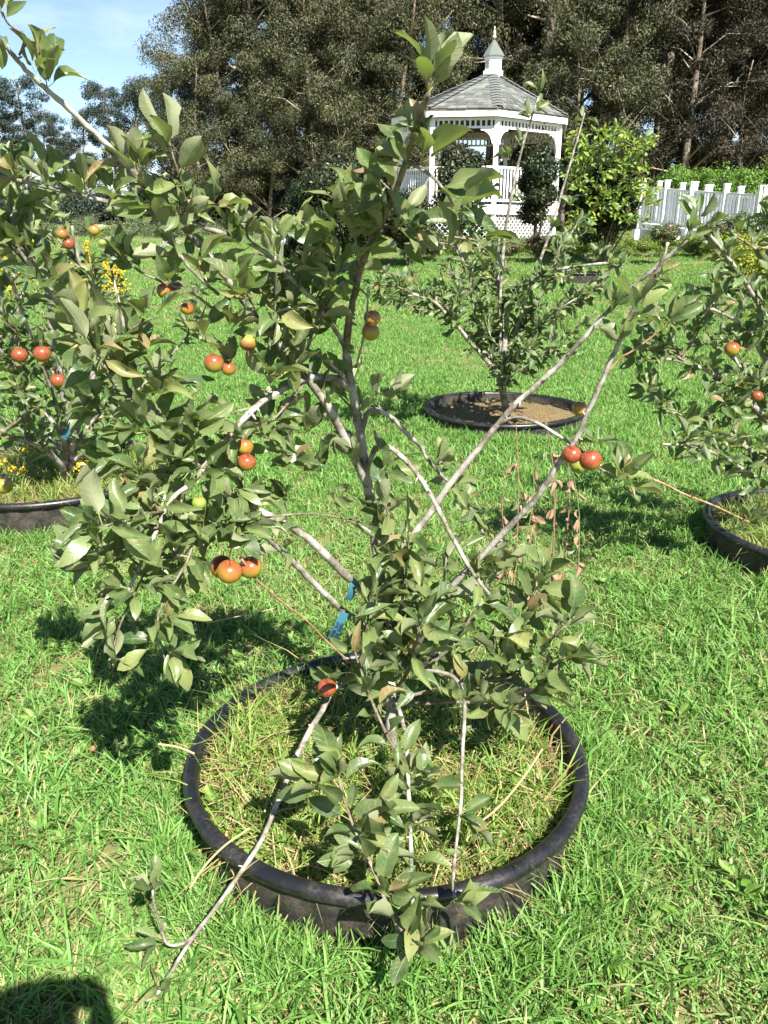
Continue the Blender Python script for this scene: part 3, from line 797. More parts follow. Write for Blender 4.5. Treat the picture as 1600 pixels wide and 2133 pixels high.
# clusters the photograph shows one by one: pixel, depth, lean right, lean up, leaves, size
for a in ((893, 190, 1.28, 0.12, 1.0, 6, 0.105, 0.1, 1.0), (866, 265, 1.34, -0.5, 0.3, 3, 0.06), (880, 330, 1.36, 0.3, 0.7, 6, 0.085), (850, 345, 1.39, -0.6, 0.5, 5, 0.085),
          (945, 430, 1.33, 0.9, 0.1, 4, 0.09), (900, 400, 1.36, 0.8, -0.2, 4, 0.085), (815, 400, 1.47, -0.6, 0.4, 5, 0.08), (835, 470, 1.46, 0.6, -0.2, 4, 0.08),
          (790, 480, 1.52, -0.5, 0.6, 5, 0.08), (985, 500, 1.48, 0.7, 0.0, 4, 0.085), (722, 440, 1.51, -0.1, 1.0, 6, 0.075), (700, 500, 1.52, -0.6, 0.5, 5, 0.08),
          (100, 178, 1.31, 0.35, 0.9, 5, 0.078), (72, 160, 1.29, 0.3, 0.8, 3, 0.06), (5, 25, 1.24, 0.2, 0.8, 5, 0.05), (-5, 80, 1.25, 0.1, -0.3, 3, 0.05),
          (290, 358, 1.40, 0.3, 0.8, 7, 0.065), (262, 350, 1.40, -0.5, 0.6, 4, 0.065), (375, 455, 1.45, 0.4, 0.8, 7, 0.065), (440, 430, 1.47, 0.5, 0.7, 4, 0.065),
          (235, 415, 1.41, 0.1, 0.8, 5, 0.06), (180, 405, 1.39, 0.0, 0.7, 5, 0.06), (100, 385, 1.37, 0.1, 0.7, 5, 0.06), (40, 375, 1.36, 0.0, 0.7, 5, 0.06),
          (505, 500, 1.51, 0.2, 0.9, 5, 0.07), (575, 520, 1.52, 0.1, 1.0, 7, 0.075), (640, 500, 1.52, -0.2, 0.6, 4, 0.08), (700, 545, 1.55, -0.3, 0.6, 5, 0.075),
          (262, 540, 1.43, -0.2, 0.8, 6, 0.055), (350, 585, 1.46, 0.3, 0.6, 4, 0.06), (110, 605, 1.46, 0.2, 0.9, 4, 0.095), (30, 520, 1.43, 0.2, 0.6, 5, 0.08),
          (250, 760, 1.50, 0.3, 0.8, 7, 0.09), (290, 740, 1.51, 0.2, 0.9, 6, 0.085), (215, 700, 1.49, -0.2, 0.8, 5, 0.085), (330, 830, 1.52, 0.4, 0.6, 7, 0.09),
          (220, 850, 1.49, -0.6, 0.2, 7, 0.095), (300, 900, 1.50, -0.2, 0.2, 8, 0.095), (350, 960, 1.49, 0.2, 0.3, 7, 0.095), (260, 960, 1.47, -0.7, 0.1, 6, 0.095),
          (400, 890, 1.52, 0.5, 0.5, 6, 0.08), (470, 760, 1.56, 0.2, 0.7, 6, 0.08), (560, 800, 1.58, 0.3, 0.9, 7, 0.085), (610, 770, 1.62, 0.2, 0.7, 4, 0.085),
          (340, 1020, 1.43, -0.7, 0.2, 6, 0.095), (420, 980, 1.47, 0.8, 0.1, 5, 0.10), (490, 1020, 1.55, 0.3, -0.2, 6, 0.09), (545, 900, 1.58, 0.4, 0.2, 4, 0.08),
          (200, 1180, 1.32, -0.5, 0.4, 6, 0.085), (270, 1230, 1.35, -0.5, 0.2, 7, 0.085), (300, 1210, 1.37, 0.7, 0.2, 6, 0.09), (240, 1290, 1.34, -0.3, -0.5, 5, 0.08),
          (350, 1350, 1.34, 0.3, -0.1, 7, 0.075), (345, 1290, 1.36, 0.4, 0.4, 4, 0.075), (430, 1080, 1.45, -0.2, 0.2, 6, 0.075), (500, 1092, 1.52, 0.3, 0.1, 6, 0.07),
          (790, 830, 1.74, 0.4, 0.4, 4, 0.085), (745, 960, 1.74, -0.2, 0.5, 4, 0.085), (800, 985, 1.72, 0.3, 0.3, 4, 0.085), (790, 1085, 1.70, 0.1, 0.9, 6, 0.08),
          (1276, 640, 1.67, 0.0, 0.8, 4, 0.06), (1325, 640, 1.55, -0.2, 0.9, 4, 0.068), (1310, 665, 1.55, 0.6, 0.5, 3, 0.07), (1355, 590, 1.54, 0.4, 0.3, 3, 0.055),
          (1292, 715, 1.57, -0.4, 0.6, 3, 0.06), (1394, 672, 1.55, 0.5, 0.7, 4, 0.06), (1240, 930, 1.62, 0.1, 0.9, 4, 0.05), (1290, 1000, 1.60, 0.2, 1.0, 7, 0.082),
          (1300, 1010, 1.60, 0.6, -0.2, 3, 0.07), (1558, 1090, 1.72, 0.2, 0.9, 7, 0.065), (1430, 500, 1.60, 0.3, 0.8, 4, 0.055), (910, 965, 1.82, 0.2, 0.6, 4, 0.075),
          (1000, 1180, 1.70, 0.3, 0.7, 6, 0.09), (1130, 1200, 1.67, 0.1, 0.9, 6, 0.085), (1180, 1370, 1.62, 0.7, 0.2, 8, 0.09), (1120, 1440, 1.64, 0.3, 0.3, 8, 0.09),
          (1060, 1480, 1.64, 0.0, 0.2, 6, 0.08), (1040, 1370, 1.68, 0.0, 0.6, 6, 0.09), (965, 1470, 1.60, 0.1, 0.5, 4, 0.07), (960, 1700, 1.36, 0.7, 0.0, 5, 0.075),
          (705, 1620, 1.325, -0.2, 0.9, 8, 0.105), (680, 1640, 1.32, -0.9, 0.4, 3, 0.105), (745, 1740, 1.26, 0.6, 0.5, 5, 0.10), (760, 1780, 1.235, -0.9, 0.1, 4, 0.10), (800, 1860, 1.185, 0.5, 0.2, 4, 0.09), (770, 1690, 1.29, 0.7, 0.5, 4, 0.10), (830, 1640, 1.49, 0.2, 0.7, 7, 0.09),
          (880, 1640, 1.46, 0.4, 0.5, 5, 0.085), (850, 1720, 1.35, 0.3, 0.3, 5, 0.085), (948, 1880, 1.165, 0.6, 0.3, 5, 0.07), (868, 1975, 1.12, 0.3, 0.5, 6, 0.07),
          (318, 1855, 1.16, -0.1, 1.0, 6, 0.068), (345, 1965, 1.18, -0.8, 0.2, 4, 0.065), (330, 2060, 1.13, 0.1, 0.8, 4, 0.055), (700, 1420, 1.66, -0.3, 0.3, 4, 0.08),
          (640, 560, 1.56, 0.2, 0.7, 5, 0.07), (560, 620, 1.57, -0.2, 0.5, 5, 0.07), (420, 700, 1.53, 0.1, 0.6, 5, 0.075), (480, 690, 1.56, 0.3, 0.5, 5, 0.075),
          (640, 900, 1.72, 0.0, 0.5, 6, 0.08), (660, 980, 1.74, -0.1, 0.4, 6, 0.08), (610, 960, 1.72, 0.0, 0.3, 6, 0.08), (700, 1040, 1.76, 0.1, 0.3, 5, 0.075), (600, 1040, 1.70, -0.2, 0.2, 5, 0.075)):
    ros(*a)
FL.build(front, FB, LEAF, 300)

# ------------------------------------------------------------------ the other apple trees
def orchard_tree(base, label, limbs, size, seed, mat=LEAF_FAR, step=0.10, nl=(3, 4, 5), extra=(), limit=300, sub=2):
    root = empty('apple_tree', base, label, 'tree', 'apple trees')
    LV = Leaves(seed); rr = random.Random(seed)
    for i, lm in enumerate(limbs):
        pts, r0, r1, t0 = lm[:4]; nsub = lm[4] if len(lm) > 4 else sub
        pts2 = [base] + [P(*p) for p in pts] if pts[0] != 'x' else [P(*p) for p in pts[1:]]
        ln = branch(root, base, pts2, r0, r1, BARK, 'trunk' if i == 0 else 'branch', 6, 4, True, seed)
        LV.along(ln, step, nl, size, t0, 1.0, 0.4, 0.4)
        # side twigs
        for _ in range(nsub):
            k = rr.randrange(int(len(ln) * max(t0, 0.3)), len(ln) - 1)
            p = Vector(ln[k]); t = Vector(ln[k + 1] - ln[k]).normalized()
            d = (t * 0.7 + Vector((rr.gauss(0, 0.7), rr.gauss(0, 0.7), rr.gauss(0.25, 0.4)))).normalized()
            ll = rr.uniform(0.16, 0.36)
            q = [p, p + d * ll * 0.5 + Vector((0, 0, 0.02)), p + d * ll + Vector((0, 0, rr.uniform(-0.03, 0.08)))]
            tl = branch(root, base, q, r1 * 1.1, r1 * 0.5, BARK_TWIG, 'branch', 5, 4, False, seed)
            LV.along(tl, step * 0.6, nl, size * 0.95, 0.15, 1.0, 0.4, 0.4)
    for (px, py, Y, n) in extra:
        LV.rosette(P(px, py, Y), Vector((rr.gauss(0, 0.4), -0.2, 0.8)), n, size, 0.9)
    LV.build(root, base, mat, limit)
    return root

# left tree
LBx, LBy = TUBS['left'][0], TUBS['left'][1]
LB = Vector((LBx + 0.10, LBy - 0.05, TUBS['left'][3]))
orchard_tree(LB, 'leafy apple tree in the ribbed tub with yellow flowers at its foot',
    [([(150, 900, 4.0), (128, 800, 4.0), (110, 690, 3.95), (100, 590, 3.9), (95, 500, 3.85)], 0.030, 0.007, 0.25),
     ([(131, 910, 3.9), (75, 842, 3.8), (20, 760, 3.7), (-30, 680, 3.6)], 0.018, 0.006, 0.3),
     ([(124, 966, 3.95), (75, 925, 3.8), (0, 906, 3.65), (-60, 895, 3.5)], 0.020, 0.010, 0.3),
     ([(150, 930, 4.0), (190, 800, 4.0), (206, 674, 3.95), (195, 587, 3.9), (165, 545, 3.9), (150, 470, 3.85)], 0.020, 0.006, 0.3),
     ([(155, 930, 4.05), (230, 820, 4.1), (260, 700, 4.1), (240, 600, 4.1), (225, 520, 4.1)], 0.016, 0.005, 0.3),
     ([(150, 950, 4.0), (60, 880, 4.1), (30, 700, 4.1), (60, 560, 4.1), (30, 480, 4.1)], 0.016, 0.005, 0.25),
     ([(155, 960, 4.0), (240, 900, 3.9), (330, 850, 3.85), (390, 790, 3.8)], 0.014, 0.005, 0.3),
     ([(120, 850, 3.9), (60, 690, 3.7), (30, 600, 3.6), (10, 560, 3.5)], 0.014, 0.005, 0.25),
     ([(180, 900, 4.1), (300, 800, 4.3), (390, 700, 4.4), (420, 640, 4.4)], 0.012, 0.004, 0.3),
     ([(0, 640, 4.2), (10, 480, 4.2), (40, 380, 4.2), (20, 320, 4.2)], 0.012, 0.004, 0.4)],
    0.078, 21, step=0.075, sub=4, extra=[(40, 700, 3.7, 5), (90, 720, 3.7, 5), (125, 770, 3.7, 5), (60, 800, 3.7, 7), (30, 780, 3.7, 7), (170, 760, 3.8, 7), (150, 840, 3.8, 7), (230, 800, 3.9, 7), (250, 880, 3.9, 7), (180, 690, 3.8, 7), (20, 680, 3.7, 7), (200, 640, 3.9, 6), (20, 850, 3.65, 5), (90, 860, 3.7, 5), (130, 500, 3.8, 5), (190, 500, 3.85, 5),
                                 (40, 450, 3.9, 6), (20, 380, 3.9, 6), (60, 340, 4.0, 6), (110, 430, 3.9, 5), (10, 620, 3.6, 6), (160, 620, 3.8, 5), (70, 640, 3.7, 6)])

# dense little tree behind the front one (left of its trunk)
# right tree
RB = Vector((1.94, 3.38, TUBS['right'][3]))
orchard_tree(RB, 'dense apple tree in the tub beside the golden shrub',
    [([(1720, 960, 3.35), (1690, 820, 3.3), (1660, 700, 3.25), (1630, 600, 3.2), (1600, 540, 3.15)], 0.030, 0.007, 0.25),
     ([(1700, 1000, 3.3), (1620, 900, 3.2), (1540, 820, 3.1), (1470, 770, 3.0), (1400, 750, 2.95), (1340, 745, 2.9)], 0.018, 0.005, 0.3),
     ([(1690, 1010, 3.3), (1600, 960, 3.2), (1500, 900, 3.1), (1430, 870, 3.05), (1370, 850, 3.0)], 0.016, 0.004, 0.3),
     ([(1680, 1030, 3.2), (1600, 1010, 3.1), (1520, 960, 3.0), (1450, 930, 2.95), (1380, 925, 2.9)], 0.014, 0.004, 0.4),
     ([(1680, 900, 3.2), (1600, 760, 3.05), (1560, 690, 2.95), (1500, 650, 2.9), (1450, 640, 2.85)], 0.014, 0.004, 0.4),
     ([(1690, 860, 3.2), (1640, 740, 3.0), (1590, 650, 2.9), (1540, 570, 2.8), (1490, 505, 2.75), (1440, 445, 2.7)], 0.012, 0.005, 0.55, 0),
     ([(1700, 980, 3.4), (1600, 870, 3.5), (1540, 760, 3.55), (1500, 700, 3.6)], 0.014, 0.004, 0.3),
     ([(1720, 800, 3.5), (1620, 700, 3.6), (1560, 640, 3.6), (1520, 620, 3.6)], 0.014, 0.004, 0.4, 1)],
    0.074, 31, step=0.06, sub=4, extra=[(1560, 740, 2.9, 6), (1590, 700, 2.9, 6), (1580, 800, 2.95, 6), (1530, 850, 3.0, 6), (1590, 880, 2.95, 6), (1470, 830, 2.95, 6), (1420, 880, 2.95, 6), (1590, 960, 3.0, 6),
                                  (1595, 640, 2.85, 5), (1530, 940, 3.0, 6), (1350, 820, 2.9, 5), (1330, 760, 2.9, 4), (1450, 960, 2.95, 6), (1500, 1000, 3.0, 5), (1400, 960, 2.95, 5)])

# middle tree
MBs = Vector((bt.x + 0.02, 5.80, TUBS['back'][3]))
orchard_tree(MBs, 'thin many stemmed apple tree in the half empty mulch tub',
    [([(1046, 800, 5.4), (1049, 745, 5.4), (1042, 684, 5.4), (1040, 630, 5.4), (1035, 560, 5.4), (1040, 490, 5.4)], 0.030, 0.008, 0.35),
     ([(1046, 800, 5.4), (1053, 697, 5.35), (1062, 631, 5.3), (1092, 596, 5.25), (1145, 566, 5.2), (1180, 558, 5.15), (1263, 548, 5.1)], 0.026, 0.007, 0.3),
     ([(1044, 800, 5.4), (1025, 765, 5.35), (996, 732, 5.3), (948, 675, 5.2), (909, 633, 5.15), (870, 615, 5.1), (830, 605, 5.1)], 0.022, 0.006, 0.5),
     ([(1044, 800, 5.4), (1010, 735, 5.4), (965, 690, 5.4), (930, 655, 5.4), (900, 640, 5.4)], 0.018, 0.006, 0.6),
     ([(1045, 780, 5.4), (1042, 640, 5.35), (1050, 500, 5.3), (1070, 385, 5.25), (1091, 296, 5.2), (1122, 200, 5.15)], 0.016, 0.005, 0.9, 0),
     ([(1050, 780, 5.4), (1090, 640, 5.4), (1140, 500, 5.4), (1175, 385, 5.4), (1196, 312, 5.4), (1218, 235, 5.4)], 0.015, 0.004, 0.97, 0),
     ([(1046, 790, 5.4), (1000, 640, 5.5), (960, 530, 5.55), (940, 470, 5.6)], 0.018, 0.005, 0.35),
     ([(1050, 790, 5.4), (1110, 690, 5.3), (1170, 640, 5.2), (1230, 610, 5.15)], 0.016, 0.005, 0.35),
     ([(1050, 790, 5.45), (1110, 650, 5.5), (1160, 540, 5.5), (1200, 470, 5.5)], 0.016, 0.005, 0.35),
     ([(1050, 800, 5.35), (1100, 760, 5.2), (1140, 730, 5.1), (1180, 720, 5.0)], 0.012, 0.004, 0.4),
     ([(1044, 790, 5.4), (1000, 690, 5.3), (980, 600, 5.25), (990, 540, 5.2)], 0.014, 0.004, 0.4)],
    0.085, 41, step=0.07, nl=(3, 4, 5, 6), sub=5, extra=[(1122, 195, 5.15, 7), (1190, 430, 5.4, 5), (1085, 300, 5.2, 4), (1250, 530, 5.1, 7), (1150, 480, 5.4, 6), (1090, 420, 5.3, 6), (1060, 330, 5.25, 5),
                                                  (960, 520, 5.5, 5), (1200, 520, 5.3, 6), (1270, 540, 5.1, 5)])

# ------------------------------------------------------------------ apples
_apple = {}
def apple_mesh():
    if 'm' in _apple: return _apple['m']
    prof = []
    for i in range(17):
        a = math.pi * i / 16
        r = math.sin(a) ** 0.92
        z = -math.cos(a) * 0.92
        dim = math.exp(-((r) / 0.26) ** 2)
        z += (0.10 if z < 0 else -0.20) * dim
        r *= 1.0 + 0.04 * z
        prof.append((max(r, 0.001), z))
    mb = MB().lathe(prof, 24)
    # faint lobes at the blossom end
    mb.v = [(x * (1 + 0.02 * math.cos(5 * math.atan2(y, x)) * (z < 0.2)), y * (1 + 0.02 * math.cos(5 * math.atan2(y, x)) * (z < 0.2)), z) for x, y, z in mb.v]
    _apple['m'] = [(x * 0.033, y * 0.033, z * 0.033) for x, y, z in mb.v], mb.f
    me = bpy.data.meshes.new('apple'); me.from_pydata(_apple['m'][0], [], _apple['m'][1])
    me.polygons.foreach_set('use_smooth', [True] * len(me.polygons)); me.materials.append(APPLE); me.update()
    s = MB().tube([Vector((0, 0, 0.020)), Vector((0.001, 0, 0.034)), Vector((0.004, 0.001, 0.052))], [0.0016, 0.0013, 0.0018], 6).mesh('stem', STEM, True)
    c = MB()
    for k in range(5):
        a = k * 2 * math.pi / 5
        d = Vector((math.cos(a), math.sin(a), 0)); t = Vector((-d.y, d.x, 0))
        c.add([Vector((0, 0, -0.026)) + t * 0.001, d * 0.004 + Vector((0, 0, -0.0285)) + t * 0.0018, d * 0.0065 + Vector((0, 0, -0.0325)), d * 0.004 + Vector((0, 0, -0.0285)) - t * 0.0018], [(0, 1, 2, 3)])
    c = c.mesh('calyx', CALYX)
    _apple['m'] = (me, s, c)
    return _apple['m']

def apple(px, py, diam_px, Y, label, red=0.6, green=0.0, tilt=(0, 0), group=None):
    me, sm, cm = apple_mesh()
    p = P(px, py, Y)
    zc = project(p)[2]
    d = diam_px / FPX * zc
    o = obj('apple', me, None, label=label, cat='apple', group=group)
    o.location = p
    o.scale = (d / 0.066,) * 3
    o.rotation_euler = (tilt[0], tilt[1], random.uniform(0, 6.28))
    o.color = (red, green, 0, 1)
    obj('stem', sm, o); obj('calyx', cm, o)
    return o

g3 = 'three apples hanging in a bunch over the lawn'
apple(462, 1181, 50, 1.52, 'reddest apple of the hanging bunch, half hidden behind the yellowest one', 0.70, 0, (0.1, -0.35), g3)
apple(478, 1191, 52, 1.475, 'yellowest and lowest apple of the hanging bunch of three', 0.50, 0, (0.25, -0.1), g3)
apple(522, 1182, 48, 1.50, 'red shouldered apple of the hanging bunch beside the thin brown twig', 0.64, 0, (0.2, 0.35), g3)
g2 = 'pair of red apples at the end of a limb'
apple(1191, 947, 40, 1.60, 'glossy red apple in the pair at the end of a bare limb', 1.0, 0, (0.1, -0.3), g2)
apple(1230, 959, 46, 1.585, 'glossy red apple in the pair at the end of a bare limb', 0.98, 0, (0.1, 0.3), g2)
apple(1206, 968, 38, 1.66, 'shaded green apple tucked behind the pair of red ones', 0.2, 0.7)
apple(517, 714, 36, 1.53, 'pale green apple blushed pink standing up from its spur', 0.50, 0.7, (2.7, 0.2))
apple(446, 757, 42, 1.50, 'dull red and green apple half behind a leaf beside the pale one', 0.72, 0.5)
apple(476, 768, 30, 1.53, 'small orange apple peeping out below the dull red and green one', 0.6, 0)
gm = 'orange apples under the grey bent limb'
apple(510, 930, 36, 1.53, 'orange apple hanging directly above the brown russet one', 0.55, 0, (0.2, 0), gm)
apple(484, 944, 34, 1.56, 'orange apple half hidden behind leaves next to the russet one', 0.55, 0, (0.2, 0), gm)
apple(514, 963, 38, 1.515, 'brown russet apple, lowest in the cluster under the bent limb', 0.70, 0, (0.2, 0.2), gm)
apple(343, 606, 34, 1.47, 'round orange red apple hanging over open lawn beside a fallen shadow', 0.68, 0, (0.3, 0))
apple(366, 602, 32, 1.50, 'red apple partly behind the round orange red one', 0.85, 0, (0.3, 0))
apple(390, 643, 28, 1.49, 'small orange apple under a folded leaf below the red pair', 0.6, 0)
apple(775, 662, 36, 1.66, 'long orange apple pressed against the dark upper trunk', 0.5, 0)
apple(772, 692, 38, 1.645, 'yellow green and orange apple lowest against the upper trunk', 0.40, 0.3)
apple(681, 1433, 40, 1.60, 'dark pink apple hanging low inside the front tub', 0.95, 0.0, (0.1, 0.1))
apple(415, 1048, 30, 1.44, 'small hard green apple with a folded leaf on top', 0.0, 0.9)
apple(8, 1011, 38, 1.9, 'yellow green apple hanging above the ribbed tub', 0.18, 0.5)
apple(41, 740, 33, 3.62, 'bright red apple on the left tree next to a scarred one', 0.98, 0)
apple(88, 737, 36, 3.60, 'red apple with a russet scar next to the bright red one', 0.85, 0)
apple(121, 793, 31, 3.62, 'red apple hanging below the scarred and bright red pair', 0.92, 0)
apple(158, 724, 26, 3.7, 'pale orange apple among shaded leaves beside the scarred apple', 0.4, 0)
apple(129, 487, 24, 3.7, 'small orange apple above a darker red one near the white trees', 0.55, 0.2)
apple(143, 508, 25, 3.72, 'dark red apple just under the small orange one', 0.9, 0)
apple(196, 480, 24, 3.75, 'small yellow and red apple beside a tiny green fruit', 0.45, 0.4)
apple(213, 506, 17, 3.78, 'tiny unripe green fruit under the small yellow and red apple', 0.0, 0.9)
apple(1207, 851, 32, 1.75, 'orange brown apple in front of the back tub', 0.45, 0.1)
gr = 'apples on the right tree'
apple(1525, 727, 32, 2.88, 'red and yellow apple on the dense right tree beside a shaded one', 0.62, 0.1)
apple(1548, 718, 28, 2.95, 'shaded red apple on the dense right tree beside a red and yellow one', 0.85, 0)
apple(1577, 825, 24, 2.92, 'small red apple alone on the dense right tree', 0.95, 0)
apple(1362, 657, 20, 1.555, 'shrivelled red apple half wrapped in a leaf on a thin twig', 0.95, 0)
apple(665, 803, 32, 1.80, 'plain green apple behind the crossing grey limbs', 0.1, 0.8)
apple(690, 920, 34, 1.85, 'yellow green apple in the shaded heart of the front tree', 0.1, 0.6)

# ------------------------------------------------------------------ blue strip tags
def strip_tag(p, length, width, rot, label):
    root = empty('plant_tag', p, label, 'tag')
    root.rotation_euler = rot
    mb = MB(); nseg = 10
    vs = []; fs = []
    for i in range(nseg + 1):
        t = i / nseg
        z = -length * t; y = -0.006 * math.sin(t * 3.0); 
        for sx in (-1, 1): vs += [(sx * width / 2, y, z), (sx * width / 2, y + 0.0008, z)]
    for i in range(nseg):
        a = i * 4; b = a + 4
        fs += [(a, b, b + 2, a + 2), (a + 1, a + 3, b + 3, b + 1), (a, a + 1, b + 1, b), (a + 2, b + 2, b + 3, a + 3)]
    MB().add(vs, fs).build('strip', TAGM, root)
    return root
tg = strip_tag(P(718, 1276, 1.66), 0.078, 0.021, (0.1, 0.42, 0.15), 'blue plastic strip tag with dark embossed lettering tied to a limb')
# dark stamped lettering, two lines of letters across the strip as the photograph shows them (reads bottom to top)
def letters(root, text, x, z0, step, h, w):
    strokes = {'B': [(0, 0, 0, 1), (0, 1, .8, 1), (0, .5, .8, .5), (0, 0, .8, 0), (.8, 0, .8, 1)], 'U': [(0, 0, 0, 1), (.8, 0, .8, 1), (0, 0, .8, 0)], 'R': [(0, 0, 0, 1), (0, 1, .8, 1), (.8, .5, .8, 1), (0, .5, .8, .5), (.3, .5, .8, 0)],
               'E': [(0, 0, 0, 1), (0, 1, .8, 1), (0, .5, .6, .5), (0, 0, .8, 0)], 'A': [(0, 0, .4, 1), (.4, 1, .8, 0), (.2, .45, .6, .45)], 'I': [(.4, 0, .4, 1)], 'H': [(0, 0, 0, 1), (.8, 0, .8, 1), (0, .5, .8, .5)], 'N': [(0, 0, 0, 1), (0, 1, .8, 0), (.8, 0, .8, 1)], 'D': [(0, 0, 0, 1), (0, 1, .6, 1), (.6, 1, .8, .5), (.8, .5, .6, 0), (.6, 0, 0, 0)], 'P': [(0, 0, 0, 1), (0, 1, .8, 1), (.8, 1, .8, .5), (.8, .5, 0, .5)], ' ': []}
    mb = MB(); k = 0
    for ch in text:
        for (a, b, c, d) in strokes[ch]:
            # letters run up the strip, tops towards -x
            y = lambda t: -0.006 * math.sin(t / 0.078 * 3.0) - 0.0012
            z1 = z0 + (k + a * 0.8) * step; z2 = z0 + (k + c * 0.8) * step
            mb.bar((x - b * h, y(-z1), z1), (x - d * h, y(-z2), z2), 0.0008, 0.0007, Vector((0, 1, 0)))
        k += 1
    return mb.build('lettering', INK, root)
letters(tg, 'ANIHD HIP', 0.0, -0.074, 0.0056, 0.0075, 1)
letters(tg, 'ANIH BUDD', 0.0095, -0.074, 0.0056, 0.0075, 1)
tg2 = strip_tag(P(152, 880, 3.85), 0.10, 0.030, (0.1, 0.6, 0.2), 'blue strip tag hanging low in the leafy left tree')
tg3 = strip_tag(P(738, 1210, 1.70), 0.05, 0.020, (0.1, 0.3, 0.5), 'short shaded end of blue strip tied round the limb')

# ------------------------------------------------------------------ gazebo
az = math.atan2((1030 - 800) / FPX, 1.07)
GR = Vector((math.cos(az), -math.sin(az), 0)); GT = Vector((-math.sin(az), -math.cos(az), 0))
A0 = P(1030, 425, 23.0)
GB = Vector((A0.x, A0.y, float(gz(A0.x, A0.y)) - 0.02))
DECK = A0.z; EAVE = P(1030, 224, 23.0).z
gaz = empty('gazebo', GB, 'white octagonal gazebo with grey shingle roof and cupola before the wood', 'gazebo')
POLY = [(0.15, 0.0), (2.10, -2.1), (2.2, -3.9), (0.5, -5.7), (-1.5, -5.7), (-2.95, -3.8), (-2.85, -1.6), (-1.72, 0.0)]
CEN = (-0.05, -2.75)
def gp(uv, z, sc=1.0):
    u = CEN[0] + (uv[0] - CEN[0]) * sc; v = CEN[1] + (uv[1] - CEN[1]) * sc
    return Vector((A0.x, A0.y, 0)) + GR * (u - 0.15) + GT * v + Vector((0, 0, z)) - GB
apex_z = P(1018, 150, 25.7).z
APX = gp(CEN, apex_z)
PS = 0.90    # post ring against eave ring
N8 = 8
pe = [gp(p, EAVE) for p in POLY]
